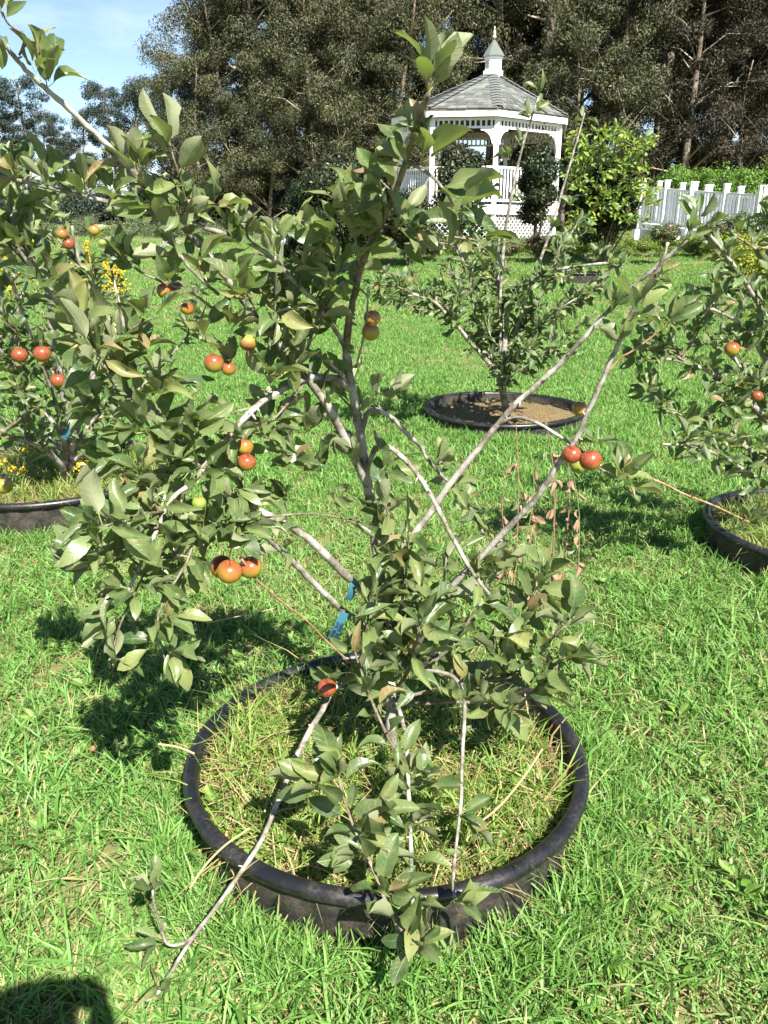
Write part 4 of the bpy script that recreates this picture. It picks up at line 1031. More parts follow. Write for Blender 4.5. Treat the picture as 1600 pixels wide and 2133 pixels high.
# roof panels with shingle courses and hip caps
for i in range(N8):
    a, b = pe[i], pe[(i + 1) % N8]
    th = Vector((0, 0, -0.03))
    panel = MB().add([a, b, APX, a + th, b + th, APX + th], [(0, 2, 1), (3, 4, 5), (0, 1, 4, 3)]).build('roof_panel', WOOD, gaz)
    nc = 15; V = []; F = []; RN = []
    nrm = (b - a).cross(APX - a).normalized()
    if nrm.z < 0: nrm = -nrm
    for c in range(nc):
        f0 = c / nc - 0.004; f1 = min((c + 1.15) / nc, 0.99)
        l0, r0 = a.lerp(APX, f0), b.lerp(APX, f0); l1, r1 = a.lerp(APX, f1), b.lerp(APX, f1)
        ns = max(1, int((r0 - l0).length / 0.24)); off = random.random() / ns
        cuts = [0] + [min(1, max(0, (k + (0.5 if c % 2 else 0) + random.uniform(-0.1, 0.1)) / ns)) for k in range(1, ns)] + [1]
        for k in range(len(cuts) - 1):
            s0, s1 = cuts[k] + 0.004, cuts[k + 1] - 0.004
            if s1 - s0 < 0.01: continue
            lift = nrm * (0.022 + random.uniform(0, 0.012)); dd = (l0 - l1).normalized() * random.uniform(0, 0.02)
            q = [l0.lerp(r0, s0) + lift + dd, l0.lerp(r0, s1) + lift + dd, l1.lerp(r1, s1) + nrm * 0.006, l1.lerp(r1, s0) + nrm * 0.006, l0.lerp(r0, s0) + dd + nrm * 0.002, l0.lerp(r0, s1) + dd + nrm * 0.002]
            n0 = len(V); V += [tuple(x) for x in q]
            F += [(n0, n0 + 1, n0 + 2, n0 + 3), (n0 + 4, n0 + 5, n0 + 1, n0)]
            rv = random.random(); RN += [rv] * 6
    obj('shingles', np_mesh('shingles', V, np.array(F), SHINGLE, False, {'rnd': np.array(RN)}), panel, kind='stuff')
    # hip cap: overlapping pieces
    d = (APX - a); ln = d.length; d.normalize()
    side = d.cross(Vector((0, 0, 1))).normalized()
    hip = MB()
    for k in range(14):
        s0 = a + d * (ln * k / 14); s1 = a + d * (ln * (k + 1.1) / 14)
        w = 0.15
        up0 = Vector((0, 0, 0.065)); up1 = Vector((0, 0, 0.045)); dn = Vector((0, 0, -0.028))
        hip.add([s0 - side * w + up0 + dn, s0 + up0, s0 + side * w + up0 + dn, s1 + side * w + up1 + dn, s1 + up1, s1 - side * w + up1 + dn], [(0, 1, 4, 5), (1, 2, 3, 4)])
    hip.build('hip_cap', HIP, gaz)
    # fascia, beam, spindle row
    e = (b - a).normalized()
    fz = Vector((0, 0, -0.10))
    a2, b2 = gp(POLY[i], EAVE, 0.985), gp(POLY[(i + 1) % N8], EAVE, 0.985)
    MB().bar(a2 + fz, b2 + fz, 0.035, 0.18).build('fascia', WHITE, gaz)
    pa, pb = gp(POLY[i], EAVE, PS), gp(POLY[(i + 1) % N8], EAVE, PS)
    MB().bar(pa + Vector((0, 0, -0.22)), pb + Vector((0, 0, -0.22)), 0.07, 0.07).build('beam', WHITE, gaz)
    MB().bar(pa + Vector((0, 0, -0.42)), pb + Vector((0, 0, -0.42)), 0.06, 0.05).build('beam', WHITE, gaz)
    sp = MB(); nn = max(4, int((pb - pa).length / 0.135))
    for k in range(1, nn):
        c = pa.lerp(pb, k / nn) + Vector((0, 0, -0.325)); sp.box(c, (0.05, 0.03, 0.14), (e, Vector((0, 0, 1)).cross(e), Vector((0, 0, 1))))
    sp.build('spindle_row', WHITE, gaz, kind='stuff')
    # brackets, curved
    for (o_, s_) in ((pa, 1), (pb, -1)):
        prof = [(0.06, 0.0), (0.42, 0.0), (0.42, -0.05)] + [(0.42 - 0.30 * math.sin(t), -0.05 - 0.34 * (1 - math.cos(t))) for t in (0.35, 0.7, 1.0, 1.25, 1.45)] + [(0.06, -0.44)]
        nb = Vector((0, 0, 1)).cross(e) * 0.02
        top = o_ + Vector((0, 0, -0.445))
        v1 = [top + e * s_ * x + Vector((0, 0, z)) + nb for x, z in prof]; v2 = [top + e * s_ * x + Vector((0, 0, z)) - nb for x, z in prof]
        n = len(prof)
        MB().add(v1 + v2, [tuple(range(n)), tuple(range(2 * n - 1, n - 1, -1))] + [(k, n + k, n + (k + 1) % n, (k + 1) % n) for k in range(n)]).build('bracket', WHITE, gaz)
    # railing with balusters (open side towards the ramp)
    da, db = gp(POLY[i], DECK, PS), gp(POLY[(i + 1) % N8], DECK, PS)
    if i != 1:
        MB().bar(da + Vector((0, 0, 0.93)), db + Vector((0, 0, 0.93)), 0.08, 0.06).build('top_rail', WHITE, gaz)
        MB().bar(da + Vector((0, 0, 0.10)), db + Vector((0, 0, 0.10)), 0.05, 0.06).build('bottom_rail', WHITE, gaz)
        nb_ = max(3, int((db - da).length / 0.125))
        bm_ = MB().box((0, 0, 0.515), (0.04, 0.04, 0.77)).mesh('baluster', WHITE)
        for k in range(1, nb_):
            o_ = obj('baluster', bm_, gaz); o_.location = da.lerp(db, k / nb_)
    # deck edge and lattice skirt
    d1, d2 = gp(POLY[i], DECK - 0.13, PS * 1.04), gp(POLY[(i + 1) % N8], DECK - 0.13, PS * 1.04)
    MB().bar(d1, d2, 0.05, 0.24).build('deck_fascia', WHITE, gaz)
    gl = GB.z + 0.02 - GB.z
    l1, l2 = gp(POLY[i], 0, PS), gp(POLY[(i + 1) % N8], 0, PS)
    zb = GB.z + 0.0; zt = DECK - 0.25
    lat = MB(); wv = l2 - l1; W_ = wv.length; ew = wv.normalized(); Hh = zt - zb; st = 0.155
    nout = Vector((0, 0, 1)).cross(ew)
    for sgn in (1, -1):
        k = -int(Hh / st) - 1
        while k * st < W_ + Hh:
            x0 = k * st
            # line x = x0 + sgn*t (t from 0..Hh), clip to 0..W
            t0, t1 = 0.0, Hh
            if sgn > 0: t0 = max(t0, -x0); t1 = min(t1, W_ - x0); f = lambda t: x0 + t
            else: t0 = max(t0, x0 - W_); t1 = min(t1, x0); f = lambda t: x0 - t
            if t1 - t0 > 0.05:
                A_ = l1 + ew * f(t0) + Vector((0, 0, zb + t0)); B_ = l1 + ew * f(t1) + Vector((0, 0, zb + t1))
                lat.bar(A_ + nout * (0.006 * sgn), B_ + nout * (0.006 * sgn), 0.010, 0.062, ew.cross(Vector((0, 0, 1))))
            k += 1
    lat.build('lattice_panel', WHITE, gaz, kind='stuff')
    # post
    pbase = gp(POLY[i], 0, PS)
    pm = MB().box(pbase + Vector((0, 0, (GB.z + EAVE - 0.05) / 2)), (0.125, 0.125, EAVE - 0.05 - GB.z), (GR, -GT, Vector((0, 0, 1))))
    pm.build('post', WHITE, gaz)
# deck floor, ceiling
dk = [gp(p, DECK, PS * 1.03) for p in POLY]; dkb = [v + Vector((0, 0, -0.03)) for v in dk]
MB().add(dk + dkb, [tuple(range(7, -1, -1)), tuple(range(8, 16))] + [(k, (k + 1) % 8, 8 + (k + 1) % 8, 8 + k) for k in range(8)]).build('deck', WOOD, gaz)
# cupola
cz = apex_z - 0.30
def ring(r, z, n=8, ph=0.3): return [APX * 1 + Vector((0, 0, z - APX.z - GB.z)) * 1 + Vector((r * math.cos(2 * math.pi * k / n + ph), r * math.sin(2 * math.pi * k / n + ph), 0)) for k in range(n)]
def prism(name, mat, rs, parent, n=8):
    vs = []; fs = []
    for r, z in rs: vs += ring(r, z, n)
    for i in range(len(rs) - 1):
        for k in range(n): fs.append((i * n + k, i * n + (k + 1) % n, (i + 1) * n + (k + 1) % n, (i + 1) * n + k))
    fs += [tuple(range(n - 1, -1, -1)), tuple((len(rs) - 1) * n + k for k in range(n))]
    return MB().add(vs, fs).build(name, mat, parent)
cup = prism('cupola', WHITE, [(0.30, cz), (0.30, cz + 0.32), (0.245, cz + 0.34), (0.245, cz + 0.62), (0.29, cz + 0.64), (0.29, cz + 0.68)], gaz)
prism('cupola_roof', HIP, [(0.33, cz + 0.68), (0.31, cz + 0.72), (0.04, cz + 1.10)], cup)
fin = APX + Vector((0, 0, cz + 1.08 - APX.z - GB.z))
MB().lathe([(0.02, 0), (0.02, 0.06), (0.06, 0.08), (0.055, 0.13), (0.02, 0.15), (0.045, 0.19), (0.045, 0.23), (0.02, 0.26), (0.012, 0.30), (0.03, 0.33), (0.001, 0.38)], 10, fin).build('finial', BRASS, cup, True)
for k in range(8):
    a = 2 * math.pi * (k + 0.5) / 8 + 0.3
    c = APX + Vector((0, 0, cz + 0.48 - APX.z - GB.z)) + Vector((math.cos(a), math.sin(a), 0)) * 0.228
    n_ = Vector((math.cos(a), math.sin(a), 0)); t_ = Vector((-n_.y, n_.x, 0))
    mb = MB()
    for q in range(4): mb.box(c + Vector((0, 0, -0.08 + q * 0.05)), (0.12, 0.02, 0.012), (t_, n_, Vector((0, 0, 1))))
    mb.build('louvre', STONE if False else WOOD, cup)

# ------------------------------------------------------------------ ramp and its white railings
ramp = empty('ramp', P(1400, 490, 22.5), 'white wooden ramp with picket railings leading away from the gazebo', 'ramp')
RBv = Vector(ramp.location)
def railing(p0, p1, h0, label_posts, n_post, step=0.115, posth=1.15):
    a, b = Vector(p0) - RBv, Vector(p1) - RBv
    up = Vector((0, 0, 1))
    MB().bar(a + up * 0.95, b + up * 0.95, 0.09, 0.05).build('top_rail', WHITE, ramp)
    MB().bar(a + up * 0.10, b + up * 0.10, 0.05, 0.06).build('bottom_rail', WHITE, ramp)
    n = int((b - a).length / step)
    bm_ = MB().box((0, 0, 0.525), (0.045, 0.045, 0.80)).mesh('picket', WHITE)
    for k in range(1, n):
        o_ = obj('picket', bm_, ramp); o_.location = a.lerp(b, k / n)
    pm_ = MB().box((0, 0, 0.35), (0.12, 0.12, 1.6)).box((0, 0, 1.165), (0.15, 0.15, 0.03)).mesh('post', WHITE)
    for k in range(n_post + 1):
        o_ = obj('post', pm_, ramp); o_.location = a.lerp(b, k / n_post)
ra = P(1332, 466, 24.0); rb = P(1432, 480, 22.3); rc = P(1476, 489, 21.5); rd = P(1572, 497, 20.2); re_ = P(1680, 508, 19.0)
railing(ra, rb, 0, 0, 2)
railing(rb + Vector((0.05, -0.02, 0)), rd, 0, 0, 2)
railing(rd + Vector((0.08, -0.05, 0)), re_, 0, 0, 1)
bk = Vector((0.75, 0.95, -0.02))
railing(ra + bk, rb + bk, 0, 0, 2)
railing(rb + bk + Vector((0.05, -0.02, 0)), rd + bk, 0, 0, 2)
railing(rd + bk + Vector((0.08, -0.05, 0)), re_ + bk, 0, 0, 1)
for (p, q) in ((ra, rb), (rb, rd), (rd, re_)):
    m_ = MB(); d_ = Vector((0, 0, 0.03))
    a, b, c, d = p - RBv, q - RBv, q + bk - RBv, p + bk - RBv
    lo = Vector((0, 0, -0.14))
    m_.add([a + d_, b + d_, c + d_, d + d_, a + lo, b + lo, c + lo, d + lo], [(0, 1, 2, 3), (7, 6, 5, 4), (0, 4, 5, 1), (1, 5, 6, 2), (2, 6, 7, 3), (3, 7, 4, 0)])
    m_.build('deck', WHITE, ramp)
for t in (0.05, 0.9):
    c = ra.lerp(rb, t) - RBv
    MB().box(c + Vector((0.25, 0.1, -0.42)), (0.85, 0.3, 0.55)).build('footing', WHITE, ramp)

# ------------------------------------------------------------------ foliage by leaf-sized faces
def quads(Pn, N, size, seed, droop=0.0, aspect=0.42):
    """diamond leaves at points Pn whose faces look roughly along N"""
    r = np.random.default_rng(seed); n = len(Pn)
    Nn = N + r.normal(0, 0.55, (n, 3)); Nn /= np.linalg.norm(Nn, axis=1)[:, None]
    d = r.normal(0, 1, (n, 3)); d[:, 2] -= droop * 2
    d -= Nn * np.sum(d * Nn, 1)[:, None]; d /= np.linalg.norm(d, axis=1)[:, None] + 1e-9
    s = np.cross(d, Nn)
    L_ = (size * r.uniform(0.6, 1.3, n))[:, None]; w = L_ * aspect
    fold = Nn * (L_ * 0.10)
    a = Pn - d * L_ * 0.5; c = Pn + d * L_ * 0.5; b = Pn + s * w * 0.5 + fold; e = Pn - s * w * 0.5 + fold
    V = np.stack([a, b, c, e], 1).reshape(-1, 3)
    F = np.arange(4 * n).reshape(-1, 4)
    rv = r.random(n)
    return V, F, np.repeat(rv, 4)

def shrub(name, label, cat, centre, radii, nleaf, size, mat, seed, lumps=14, group=None, stem=True, flat=False, box=False, flowers=None, shoots_=0, aspect=0.5):
    r = np.random.default_rng(seed)
    c = np.array(centre, float); rad = np.array(radii, float)
    base = Vector((c[0], c[1], float(gz(c[0], c[1]))))
    root = empty(name, base, label, cat, group)
    # lumps spread over the shape
    if box:
        lc = c + r.uniform(-1, 1, (lumps, 3)) * rad * np.array([1, 1, 0.75]); lr = np.full(lumps, min(rad) * 0.55)
    else:
        u = r.normal(0, 1, (lumps, 3)); u /= np.linalg.norm(u, axis=1)[:, None]
        u[:, 2] = np.where(u[:, 2] < -0.92, -u[:, 2], u[:, 2])
        lc = c + u * rad * r.uniform(0.5, 0.8, (lumps, 1)); lr = r.uniform(0.28, 0.46, lumps) * rad.mean()
    per = nleaf // lumps
    Ps = []; Ns = []
    for k in range(lumps):
        u = r.normal(0, 1, (per, 3)); u /= np.linalg.norm(u, axis=1)[:, None]
        rr_ = lr[k] * r.uniform(0.45, 1.06, (per, 1)) ** 0.6
        p = lc[k] + u * rr_ * (np.array([1, 1, 0.85]))
        Ps.append(p); Ns.append(u + np.array([0, 0, 0.4]))
    # a rough filling shell behind the lumps so that the inside reads dark, not hollow
    m2 = nleaf // 3
    u = r.normal(0, 1, (m2, 3)); u /= np.linalg.norm(u, axis=1)[:, None]
    Ps.append(c + u * rad * r.uniform(0.2, 0.85, (m2, 1))); Ns.append(u)
    for _ in range(shoots_):
        u = r.normal(0, 1, 3); u[2] = abs(u[2]) + 0.3; u /= np.linalg.norm(u)
        t = r.uniform(0.75, 1.25, 26)[:, None]
        Ps.append(c + u * rad * t + r.normal(0, size * 0.6, (26, 3))); Ns.append(np.tile(u, (26, 1)))
    Pn = np.concatenate(Ps); Nn = np.concatenate(Ns)
    keep = Pn[:, 2] > gz(Pn[:, 0], Pn[:, 1]) + 0.01
    Pn = Pn[keep]; Nn = Nn[keep]
    if box:
        k2 = np.all(np.abs(Pn - c) < rad * 1.25 + 0.02, axis=1); Pn = Pn[k2]; Nn = Nn[k2]
    V, F, rv = quads(Pn, Nn, size, seed + 1, 0.0, aspect)
    obj('foliage', np_mesh('foliage', V - np.array(base), F, mat, False, {'rnd': rv}), root)
    if stem:
        mb = MB()
        for k in range(4):
            e = Vector(tuple(lc[k % lumps])) - base
            mb.tube([Vector((r.uniform(-.1, .1) * rad[0], r.uniform(-.1, .1) * rad[1], -0.03)), e * 0.5 + Vector((0, 0, 0.05)), e], [0.035 * rad[2], 0.025 * rad[2], 0.012 * rad[2]], 6)
        mb.build('stem', BARK_GUM, root, True)
    if flowers:
        fm, n, fs = flowers
        pk = Pn[(Pn[:, 1] < c[1])]
        for k in range(n):
            p = Vector(tuple(pk[r.integers(len(pk))])) - base + Vector((0, -fs * 0.5, fs * 0.5))
            MB().lathe([(0.001, -fs * .5), (fs * .4, -fs * .3), (fs * .5, 0), (fs * .35, fs * .35), (0.001, fs * .5)], 8, p).build('flower', fm, root, True)
    return root

def at(px, py, Y): return tuple(P(px, py, Y))
def span(px0, px1, py0, py1, Y, depth):
    a = P(px0, py1, Y); b = P(px1, py0, Y)
    return ((a.x + b.x) / 2, Y + depth * 0.0, (a.z + b.z) / 2), (abs(b.x - a.x) / 2, depth, abs(b.z - a.z) / 2)

c, r_ = span(595, 812, 305, 545, 17.0, 1.2)
shrub('dark_shrub', 'large rounded dark glossy shrub on the lawn left of the gazebo', 'shrub', c, r_, 46000, 0.06, FOL_DARK, 51, 40, shoots_=40)
c, r_ = span(800, 900, 390, 545, 18.0, 0.9)
shrub('dark_shrub', 'low dark shrub between the rounded shrub and the lattice skirt', 'shrub', c, r_, 14000, 0.06, FOL_DARK, 52, 18)
c, r_ = span(900, 1018, 280, 500, 21.3, 0.7)
shrub('dark_shrub', 'dark clipped shrub standing against the gazebo front post', 'shrub', c, r_, 14000, 0.075, FOL_DARK, 53, 18, shoots_=12)
c, r_ = span(1078, 1172, 288, 490, 20.6, 0.65)
shrub('dark_shrub', 'dark shrub in front of the gazebo beside the yellow green vine', 'shrub', c, r_, 12000, 0.075, FOL_DARK, 54, 16, shoots_=12)
c, r_ = span(1180, 1345, 310, 530, 18.2, 0.55)
shrub('dark_shrub', 'dark shrub draped by the yellow green vine', 'shrub', c, r_, 14000, 0.08, FOL_DARK, 55, 18)
# bright green hedge behind the railing
for i, (x0, x1, y0) in enumerate(((1365, 1450, 352), (1430, 1530, 345), (1500, 1590, 352), (1570, 1690, 322))):
    c, r_ = span(x0, x1, y0, 440, 27.0 + i * 0.3, 1.0)
    shrub('bright_hedge', ['bright green hedge bush nearest the vine behind the railing', 'bright green hedge bush rising behind the paired railing posts', 'bright green hedge bush behind the lower railing run', 'tallest bright green hedge bush behind the far railing'][i], 'hedge', c, r_, 15000, 0.075, FOL_HEDGE, 60 + i, 26, 'bright hedge behind the railing', shoots_=26)
# low box hedge before the gazebo
bx = [(840, 960), (950, 1075), (1060, 1180), (1165, 1290), (1275, 1400), (1385, 1490)]
for i, (x0, x1) in enumerate(bx):
    c, r_ = span(x0, x1, 492 if i > 1 else 500, 530, 20.3 - i * 0.1, 0.28)
    shrub('box_hedge', 'clipped low box hedge edging the lawn before the gazebo', 'hedge', c, r_, 9000, 0.035, FOL_BOX, 70 + i, 26, 'low box hedge sections', False, box=True)
c, r_ = span(1470, 1680, 492, 585, 13.6, 0.9)
shrub('golden_shrub', 'low spreading golden green shrub shading the lawn edge', 'shrub', c, r_, 20000, 0.045, FOL_GOLD, 80, 34)
for i, (x0, x1, y0, y1) in enumerate(((1460, 1530, 455, 505), (1520, 1620, 440, 505), (1350, 1420, 468, 500))):
    c, r_ = span(x0, x1, y0, y1, 19.2 - 0.5 * i, 0.4)
    shrub('rose_bush', ['loose rose bush against the lower railing', 'wide rose bush in front of the railing posts', 'small rose bush under the ramp deck'][i], 'shrub', c, r_, 4500, 0.05, FOL_ROSE, 85 + i, 12, 'rose bushes along the ramp', flowers=(plain('rose_petal%d' % i, (0.6, 0.25, 0.28)), 3, 0.05), shoots_=14)
# bed before the lattice
for i, (x0, x1, y0, y1) in enumerate(((862, 930, 480, 540), (930, 1000, 500, 535), (1010, 1090, 500, 532), (1090, 1180, 490, 530))):
    c, r_ = span(x0, x1, y0, y1, 19.0 - 0.2 * i, 0.4)
    shrub('bedding_plant', ['reddish spiky plant in the bed before the lattice', 'small grey green plant in the lattice bed', 'low brownish plant on the mulch before the lattice', 'loose green plant before the deck steps'][i], 'plant', c, r_, 2500, 0.07, FOL_ROSE, 90 + i, 9, 'plants in the gazebo bed', shoots_=16, aspect=0.25)
# sage coloured bank on the left
for i, (x0, x1, y0, y1, Y) in enumerate(((215, 330, 455, 535, 26), (310, 420, 462, 530, 25.5), (400, 480, 462, 515, 27), (465, 560, 448, 520, 28), (545, 625, 455, 520, 28), (120, 240, 450, 535, 27), (20, 140, 455, 540, 27))):
    c, r_ = span(x0, x1, y0, y1, Y, 0.9)
    shrub('sage_bush', ['sage bush behind the silver leaved plant', 'sage bush beside the silver leaved plant on the far bank', 'low sage bush in the dip of the far bank', 'tall sage bush under the wood edge on the far bank', 'sage bush ending the bank beside the rounded dark shrub', 'sage bush behind the goldenrod', 'sage bush at the open end of the far bank'][i], 'shrub', c, r_, 8000, 0.06, FOL_SAGE, 100 + i, 20, 'sage bank along the far lawn', shoots_=34, aspect=0.28)
c, r_ = span(330, 375, 495, 532, 22.0, 0.3)
shrub('silver_plant', 'pale silver leaved plant at the foot of the sage bank', 'plant', c, r_, 2600, 0.05, plain('silver_leaf', (0.42, 0.42, 0.38), 0.7), 111, 9, None, False, shoots_=10, aspect=0.2)
c, r_ = span(560, 720, 470, 545, 15.5, 0.5)
hyd = shrub('hydrangea', 'low green hydrangea with pale blue heads before the dark shrub', 'shrub', c, r_, 7000, 0.10, FOL_DARK, 112, 16, None)
for i, (px, py, s) in enumerate(((618, 466, 0.15), (585, 501, 0.17), (690, 510, 0.14), (606, 487, 0.10), (668, 500, 0.10))):
    p = P(px, py, 14.9); base = p
    rr_ = np.random.default_rng(i); n = 260
    u = rr_.normal(0, 1, (n, 3)); u /= np.linalg.norm(u, axis=1)[:, None]
    V, F, rv = quads(u * s * 0.5, u, 0.035, i, 0, 0.9)
    hd = obj('flower_head', np_mesh('flower_head', V, F, HYDR, False, {'rnd': rv}), hyd)
    hd.location = p - Vector(hyd.location)

# goldenrod on the left, beyond the left tree
for i, (px, py, Y) in enumerate(((245, 570, 7.6), (215, 565, 7.4), (185, 560, 7.2), (262, 585, 7.5), (150, 590, 7.0), (235, 600, 7.2), (110, 600, 6.8), (30, 590, 6.6), (12, 560, 6.9), (70, 585, 6.8))):
    g = P(px, py, Y); base = Vector((g.x, Y, float(gz(g.x, Y))))
    root = empty('goldenrod', base, 'goldenrod stem with yellow flower spike beyond the leafy left tree', 'plant', 'goldenrod stems beyond the left tree')
    rr_ = np.random.default_rng(200 + i)
    top = P(px, 495 + rr_.uniform(0, 50), Y).z - base.z
    lean = Vector((rr_.uniform(-.1, .1), rr_.uniform(-.1, .1), 0))
    MB().tube([Vector((0, 0, -.02)), lean * 0.5 + Vector((0, 0, top * 0.5)), lean + Vector((0, 0, top))], [0.005, 0.004, 0.002], 5).build('stem', WEEDM, root)
    n = 150; t = rr_.uniform(0, 1, n)
    pts = np.array(lean)[None] * 1.0 + np.stack([rr_.normal(0, 1, n) * (0.045 * (1 - t) + 0.006), rr_.normal(0, 1, n) * (0.045 * (1 - t) + 0.006), top - 0.30 + 0.34 * t], -1)
    V, F, rv = quads(pts, rr_.normal(0, 1, (n, 3)), 0.022, i, 0, 0.9)
    obj('flower_spike', np_mesh('flower_spike', V, F, YELLOW, False, {'rnd': rv}), root)
    n = 110; t = rr_.uniform(0.05, 0.85, n)
    pts = np.array(lean)[None] * t[:, None] + np.stack([rr_.normal(0, 0.035, n), rr_.normal(0, 0.035, n), top * t], -1)
    V, F, rv = quads(pts, rr_.normal(0, 1, (n, 3)), 0.07, i, 0.3, 0.2)
    obj('foliage', np_mesh('foliage', V, F, FOL_SAGE, False, {'rnd': rv}), root)

# vine with large yellow green leaves
vb = P(1265, 495, 18.6); VB = Vector((vb.x, 18.6, float(gz(vb.x, 18.6))))
vine = empty('vine', VB, 'yellow green large leaved vine heaped beside the gazebo', 'vine')
VL = Leaves(77); rr = random.Random(5)
for k in range(13):
    tx = rr.uniform(1185, 1350); ty = 262 + abs(tx - 1265) * 0.35 + rr.uniform(0, 120)
    e = P(tx, ty, 18.2 - rr.uniform(0, 0.9))
    mid = (VB + e) / 2 + Vector((rr.uniform(-.3, .3), -0.1, 0.5))
    tip = e + Vector((rr.uniform(-.3, .3), -0.25, -0.15))
    ln = branch(vine, VB, [VB, mid, e, tip], 0.022, 0.006, BARK_TWIG, 'stem', 5, 4, False, k)
    VL.along(ln, 0.10, (3, 4), 0.165, 0.4, 1.0, 0.35, 0.3)
for k in range(150):
    tx = rr.gauss(1268, 60); ty = rr.uniform(262, 455) + abs(tx - 1265) * 0.3
    VL.rosette(P(min(max(tx, 1180), 1360), ty, 17.9 - rr.uniform(0.2, 0.9)), Vector((rr.gauss(0, .6), -0.6, 0.3)), 4, 0.165, 0.9)
VL.build(vine, VB, VINE, 300)

# ------------------------------------------------------------------ the wood behind
def gum_model(seed, height, crown_r, leaf, nclump, per, low=0.08, droop=0.5):
    """returns meshes for trunk, limbs and crown, all about the foot of the tree"""
    r = np.random.default_rng(seed)
    lean = r.normal(0, 0.03, 2) * height
    tp = [Vector((lean[0] * t + 0.2 * math.sin(t * 5 + seed), lean[1] * t + 0.2 * math.cos(t * 4 + seed), height * t)) for t in np.linspace(0, 1, 9)]
    tp[0] = Vector((0, 0, -0.3))
    r0 = height * 0.017
    trunk_ = MB().tube(tp, list(np.linspace(r0, r0 * 0.18, 9)), 9)
    limbs = MB(); pale = MB(); cl = []
    nl = 34
    for k in range(nl):
        t = r.uniform(low, 0.97); i = min(int(t * 8), 7); p = tp[i].lerp(tp[i + 1], t * 8 - i)
        a = r.uniform(0, 6.283); ll = crown_r * (1.0 - 0.55 * max(0, t - 0.35)) * r.uniform(0.55, 1.1)
        d = Vector((math.cos(a), math.sin(a), r.uniform(0.1, 0.8))).normalized()
        p1 = p + d * ll * 0.5 + Vector((0, 0, 0.1 * ll)); p2 = p + d * ll + Vector((0, 0, r.uniform(-0.15, 0.2) * ll))
        rl = r0 * 0.32 * (1.1 - t)
        limbs.tube([p, p1, p2], [rl, rl * 0.65, rl * 0.25], 5)
        for q in range(3):
            s = p1.lerp(p2, r.uniform(0, 1)); e = s + Vector((r.normal(0, 0.5), r.normal(0, 0.5), r.normal(0.2, 0.4))) * ll * 0.45
            limbs.tube([s, s.lerp(e, 0.5) + Vector((0, 0, 0.05)), e], [rl * 0.35, rl * 0.22, rl * 0.1], 4)
            cl.append((e, r.uniform(0.35, 0.75)))
        cl.append((p2, r.uniform(0.45, 0.85)))
    r.shuffle(cl); cl = cl[:nclump]
    Ps = []; Ns = []; RV = []
    for (c_, rad) in cl:
        rad = rad * crown_r * 0.36
        u = r.normal(0, 1, (per, 3)); u /= np.linalg.norm(u, axis=1)[:, None]
        w = r.uniform(0.15, 1.0, (per, 1)) ** 0.5
        Ps.append(np.array(c_) + u * w * rad * np.array([1.0, 1.0, 0.72])); Ns.append(u + np.array([0, 0, 0.3]))
    V, F, rv = quads(np.concatenate(Ps), np.concatenate(Ns), leaf, seed, droop, 0.34)
    # each clump has its own tone
    tone = np.repeat(r.uniform(-0.25, 0.25, len(cl)), per * 4)
    rv = np.clip(rv * 0.75 + 0.12 + tone, 0, 1)
    return (trunk_, limbs, (V, F, rv))

WOODLABELS = iter(())
MODELS = {}
def gum(kind, x, y, sc, rot, label, group, matf, matb=BARK_GUM, name='gum_tree'):
    key = (kind, matf.name)
    if key not in MODELS:
        a = {'tall': (17.0, 3.0, 0.135, 130, 360), 'tall2': (16.0, 3.2, 0.135, 130, 360), 'mid': (9.0, 2.6, 0.115, 120, 300), 'bushy': (6.0, 2.2, 0.10, 120, 300), 'far': (11.0, 2.6, 0.18, 90, 170)}[kind]
        seed = {'tall': 1, 'tall2': 2, 'mid': 3, 'bushy': 4, 'far': 5}[kind]
        low = {'tall': 0.18, 'tall2': 0.12, 'mid': 0.08, 'bushy': 0.04, 'far': 0.2}[kind]
        t, l, (V, F, rv) = gum_model(seed, *a, low=low)
        MODELS[key] = (t.mesh('trunk', matb, True), l.mesh('limbs', BARK_PALE, True), np_mesh('crown', V, F, matf, False, {'rnd': rv}))
    t, l, c_ = MODELS[key]
    root = empty(name, (x, y, float(gz(x, y)) - 0.05), label, 'tree', group)
    root.rotation_euler = (0, 0, rot); root.scale = (sc, sc, sc)
    tr = obj('trunk', t, root); obj('limbs', l, tr); obj('crown', c_, root)
    return root

W = 'gum trees in the dark wood'
rr = random.Random(99)
def wx(px, Y): return P(px, 400, Y).x
front_row = [(535, 36, 'tall', 1.0, 'tall olive gum tree whose crown ends the wood against the open sky'), (600, 37, 'tall2', 0.95, 'second tall gum tree from the open sky end of the wood'),
             (690, 36, 'tall', 1.05, 'tall gum tree rising straight behind the large rounded dark shrub'), (775, 38, 'tall2', 1.0, 'tall gum tree between the rounded dark shrub and the gazebo roof'),
             (890, 37, 'tall', 1.0, 'tall gum tree behind the eave of the gazebo facing the dark shrub'), (1010, 38, 'tall2', 1.1, 'tall gum tree directly behind the gazebo cupola'),
             (1130, 36, 'tall', 1.0, 'tall gum tree behind the gazebo eave facing the vine'), (1250, 37, 'tall2', 1.0, 'tall olive gum tree rising behind the yellow green vine'),
             (1370, 36, 'tall', 1.05, 'tall gum tree painted shade brown behind the start of the ramp railing'), (1490, 37, 'tall2', 1.0, 'tall gum tree painted shade brown behind the middle of the bright hedge'),
             (1610, 36, 'tall', 1.0, 'tall gum tree painted shade brown behind the tallest bright hedge bush')]
for i, (px, Y, k, s, lab) in enumerate(front_row):
    gum(k, wx(px, Y), Y, s, rr.uniform(0, 6.28), lab, W, FOL_EUC_SHADE if px > 1330 else FOL_EUC)
